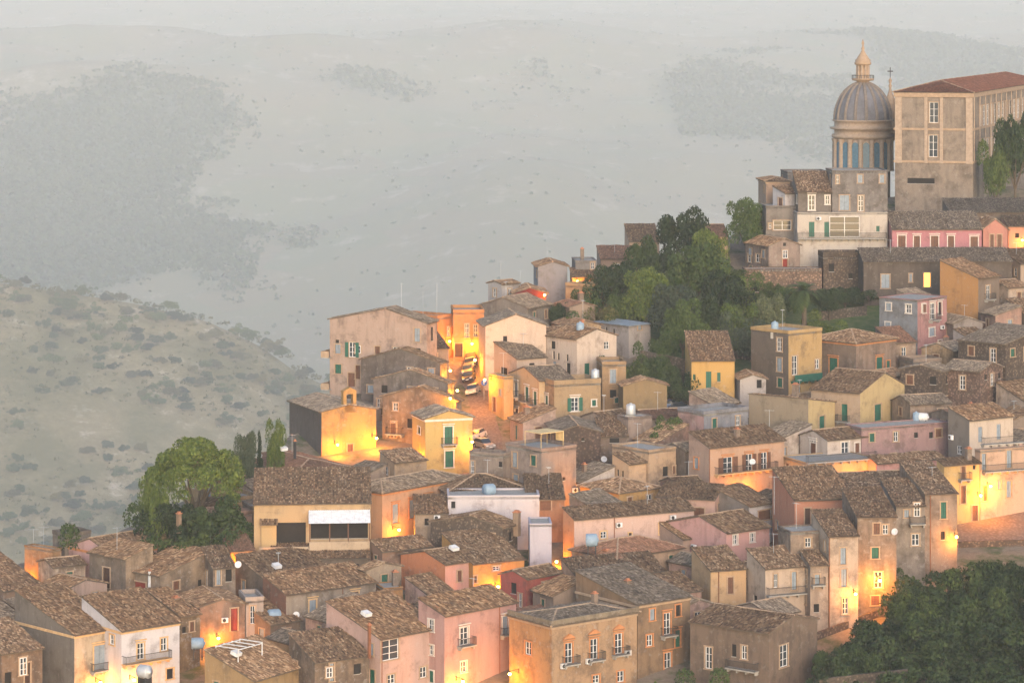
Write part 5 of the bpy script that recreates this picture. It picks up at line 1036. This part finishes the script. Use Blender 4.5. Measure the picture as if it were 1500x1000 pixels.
for (px, yt, yg, w) in ((1440, 785, 905, 110), (1490, 775, 900, 90), (1395, 800, 930, 100), (1470, 830, 960, 130), (1350, 832, 950, 90), (1415, 850, 985, 130), (1310, 860, 985, 90), (1360, 880, 1010, 120), (1480, 880, 1020, 140), (1270, 905, 1020, 90), (1235, 915, 1030, 70), (1425, 930, 1060, 150), (1320, 925, 1050, 110), (1490, 950, 1075, 130), (1375, 960, 1085, 130), (1225, 950, 1060, 60), (1275, 945, 1060, 80), (1450, 808, 930, 90), (1500, 830, 940, 90)):
    tree('bush', 'leaf_dark', px, yt, yg, w, 'dense dark green bush on the overgrown slope below the square', RT, 'bush', 'bush'); k_ += 1
for (px, yt, yg, w, lb) in ((1085, 912, 945, 26, 'small plant growing on the bare brown house roof'), (1040, 978, 1050, 70, 'bush at the foot of the bare brown house'), (944, 985, 1050, 30, 'pointed green bush beside the brown wing'), (1275, 800, 850, 40, 'hanging creeper on the stained tall wall'), (1300, 812, 862, 36, 'creeper around the footpath lamp'), (425, 785, 815, 30, 'potted plants on the loggia terrace'), (850, 545, 575, 24, 'roof garden shrub on the tan corner house'), (1012, 842, 880, 14, 'climbing plant beside the yellow lamplit house')):
    tree('bush', 'leaf', px, yt, yg, w, lb, None, 'bush', 'bush')
# palm
D = depth(505); p = at(1178, 505, D); e = empty('palm_tree', p); tag(e, 'palm tree with thick trunk and arching fronds in the garden', 'palm tree'); hp_ = (505 - 428) * D / F
mb = MB()
for i in range(14): mb.tube((0, 0, hp_ * i / 14 - .2), (0, 0, hp_ * (i + 1) / 14 - .2), .5 - .008 * i, .42 - .008 * i, 9)
mb.build('trunk', 'trunk', e)
Vp = []
for i in range(64):
    az = random.uniform(0, 6.283); el = random.uniform(-.2, 1.35); Ln = random.uniform(3.2, 4.2); pts = []
    x = 0; z = hp_ - .2; ang = el
    for s_ in range(9):
        pts.append(np.array((x * math.cos(az), x * math.sin(az), z))); x += Ln / 8 * math.cos(ang); z += Ln / 8 * math.sin(ang); ang -= .22
    sd = np.array((-math.sin(az), math.cos(az), 0))
    for s_ in range(8):
        for side in (-1, 1):
            for q in (0, .33, .66):
                c0 = pts[s_] * (1 - q) + pts[s_ + 1] * q; L_ = .62 * math.sin(math.pi * (s_ + q + .8) / 9.5); tip = c0 + sd * side * L_ + (pts[s_ + 1] - pts[s_]) * .8 + np.array((0, 0, -.12 * L_)); w_ = (pts[s_ + 1] - pts[s_]) * .16
                Vp.append([c0 - w_, c0 + w_, tip + w_ * .3, tip - w_ * .3])
link('frond', leaf_mesh('frond', np.array(Vp), 'leaf'), e)
# garden walls
def wall_line(pts, hgt, label, col='#8f8374'):
    e = None; mb = MB()
    for (a_, b_) in zip(pts[:-1], pts[1:]):
        A = at(a_[0], a_[1], depth(a_[1])); B = at(b_[0], b_[1], depth(b_[1])); n_ = Vector((-(B - A).y, (B - A).x, 0)).normalized() * .4
        mb.prism([A - Vector((0, 0, 1)), B - Vector((0, 0, 1)), B + Vector((0, 0, hgt)), A + Vector((0, 0, hgt))], n_)
    tag(mb.build('stone_wall', plaster(col, .7, True)), label, 'wall')
wall_line([(938, 560), (1000, 572), (1015, 575)], 5.0, 'high rubble retaining wall below the garden'); wall_line([(1060, 440), (1092, 442)], 4.0, 'grey rough wall left of the terrace base'); wall_line([(1200, 470), (1270, 462)], 1.6, 'low stone garden wall behind the palm')
wall_line([(1015, 520), (1100, 528)], 1.2, 'low stone wall across the lower garden'); wall_line([(1195, 938), (1290, 902), (1335, 882)], .9, 'footpath parapet wall below the lamp', '#a08c7c'); wall_line([(1200, 1075), (1330, 1060)], 6.5, 'grey rubble wall at the bottom of the overgrown slope'); wall_line([(1395, 802), (1470, 800), (1560, 798)], .8, 'low wall along the edge of the square', '#a58468')
wall_line([(1425, 330), (1520, 326)], 2.6, 'ochre yard wall under the palace trees', '#a58a5c')
# trees on the hillside across the valley: the largest as trees, the rest as one scrub mass
q = random.Random(5); cand = []
for i in range(22000):
    x = q.uniform(-1080, 160); y = q.uniform(2150, 3015)
    if vnoise(np.array([x / 80]), np.array([y / 80]), 77)[0] < .2 + .36 * q.random(): continue
    z = hill_z(x, y); px = 750 + x / y * F; py = HOR + (CAMH - z) / y * F
    if not (-30 < px < 600 and 400 < py < 860): continue
    cand.append((q.choice((3, 3.5, 4, 4.5, 5, 6, 7, 8, 10)) * (1.2 if y > 2930 else 1.0), x, y, z))
cand.sort(reverse=True)
for (hh, x, y, z) in cand[:290]:
    m__ = q.choice(('leaf', 'leaf_dry', 'leaf_dark', 'leaf'))
    o = link('hillside_tree', CR['bush' if q.random() < .4 else 'round', m__, q.randint(0, 1)][0]); o.location = (x, y, z - hh * .12); o.rotation_euler = (0, 0, q.uniform(0, 6.28)); w_ = hh * q.uniform(.9, 1.5); o.scale = (w_, w_, hh)
    tag(o, 'round tree on the hazy rocky hillside across the valley', 'tree', 'trees on the hillside across the valley')
def clumps(P, r, k, sz, up=.8):
    n_ = len(P); d = rng.normal(size=(n_, k, 3)) * (1, 1, up); d[..., 2] = np.abs(d[..., 2]) * .9; d /= np.linalg.norm(d, axis=2)[..., None]
    c0 = P[:, None] + d * (r[:, None] * (.55 + .5 * rng.random((n_, k))))[..., None]; u = rng.normal(size=(n_, k, 3)); u /= np.linalg.norm(u, axis=2)[..., None]; v = np.cross(u, d); s_ = (r * sz)[:, None, None]
    return np.stack([c0 - u * s_, c0 - v * s_, c0 + u * s_, c0 + v * s_], 2).reshape(-1, 4, 3)
cs_ = np.array(cand[290:]); V = clumps(cs_[:, 1:4], cs_[:, 0] * .42, 14, .34)
tag(link('hillside_scrub', leaf_mesh('hillside_scrub', np.array(V), 'leaf_dry')), 'low scrub scattered over the rocky hillside', 'scrub', kind='stuff')
# far woods: one mass of crowns
n_ = 420000; y = 2150 + 2100 * rng.random(n_); x = (rng.random(n_) * 2 - 1) * y * .19; ix = ((x + 2300) / 20).astype(int); iy = ((y - 1500) / 25).astype(int); wv = FW[iy, ix]
keep = rng.random(n_) < np.maximum(.004, np.clip(wv * 1.1 - .1, 0, 1) * .32); x, y, wv = x[keep], y[keep], wv[keep]; gxx, gyy = (x + 2300) / 20, (y - 1500) / 25; ix, iy = gxx.astype(int), gyy.astype(int); tx, ty = gxx - ix, gyy - iy
z = (FZ[iy, ix] * (1 - tx) + FZ[iy, ix + 1] * tx) * (1 - ty) + (FZ[iy + 1, ix] * (1 - tx) + FZ[iy + 1, ix + 1] * tx) * ty
V = clumps(np.stack([x * 2.1, y * 2.1, z], 1), np.where(wv > .3, 5 + 5 * rng.random(len(x)), 3 + 2.5 * rng.random(len(x))), 6, .6)
tag(link('far_woods', leaf_mesh('far_woods', np.array(V), 'leaf_dark')), 'distant woods and shrubs on the plateau across the valley', 'woods', kind='stuff')
# ---------------------------------------------------------------- haze: even pale air round everything
me = MB().box(-5000, 5000, -30, 13800, -500, 480).build('haze'); hm = bpy.data.materials.new('haze'); hm.use_nodes = True; n = hm.node_tree.nodes; n.clear()
pv = n.new('ShaderNodeVolumePrincipled'); oo = n.new('ShaderNodeOutputMaterial'); hm.node_tree.links.new(pv.outputs[0], oo.inputs['Volume'])
pv.inputs['Color'].default_value = (.90, .955, 1.0, 1); pv.inputs['Density'].default_value = .00011; pv.inputs['Anisotropy'].default_value = -.2
me.data.materials.append(hm); tag(me, kind='stuff')
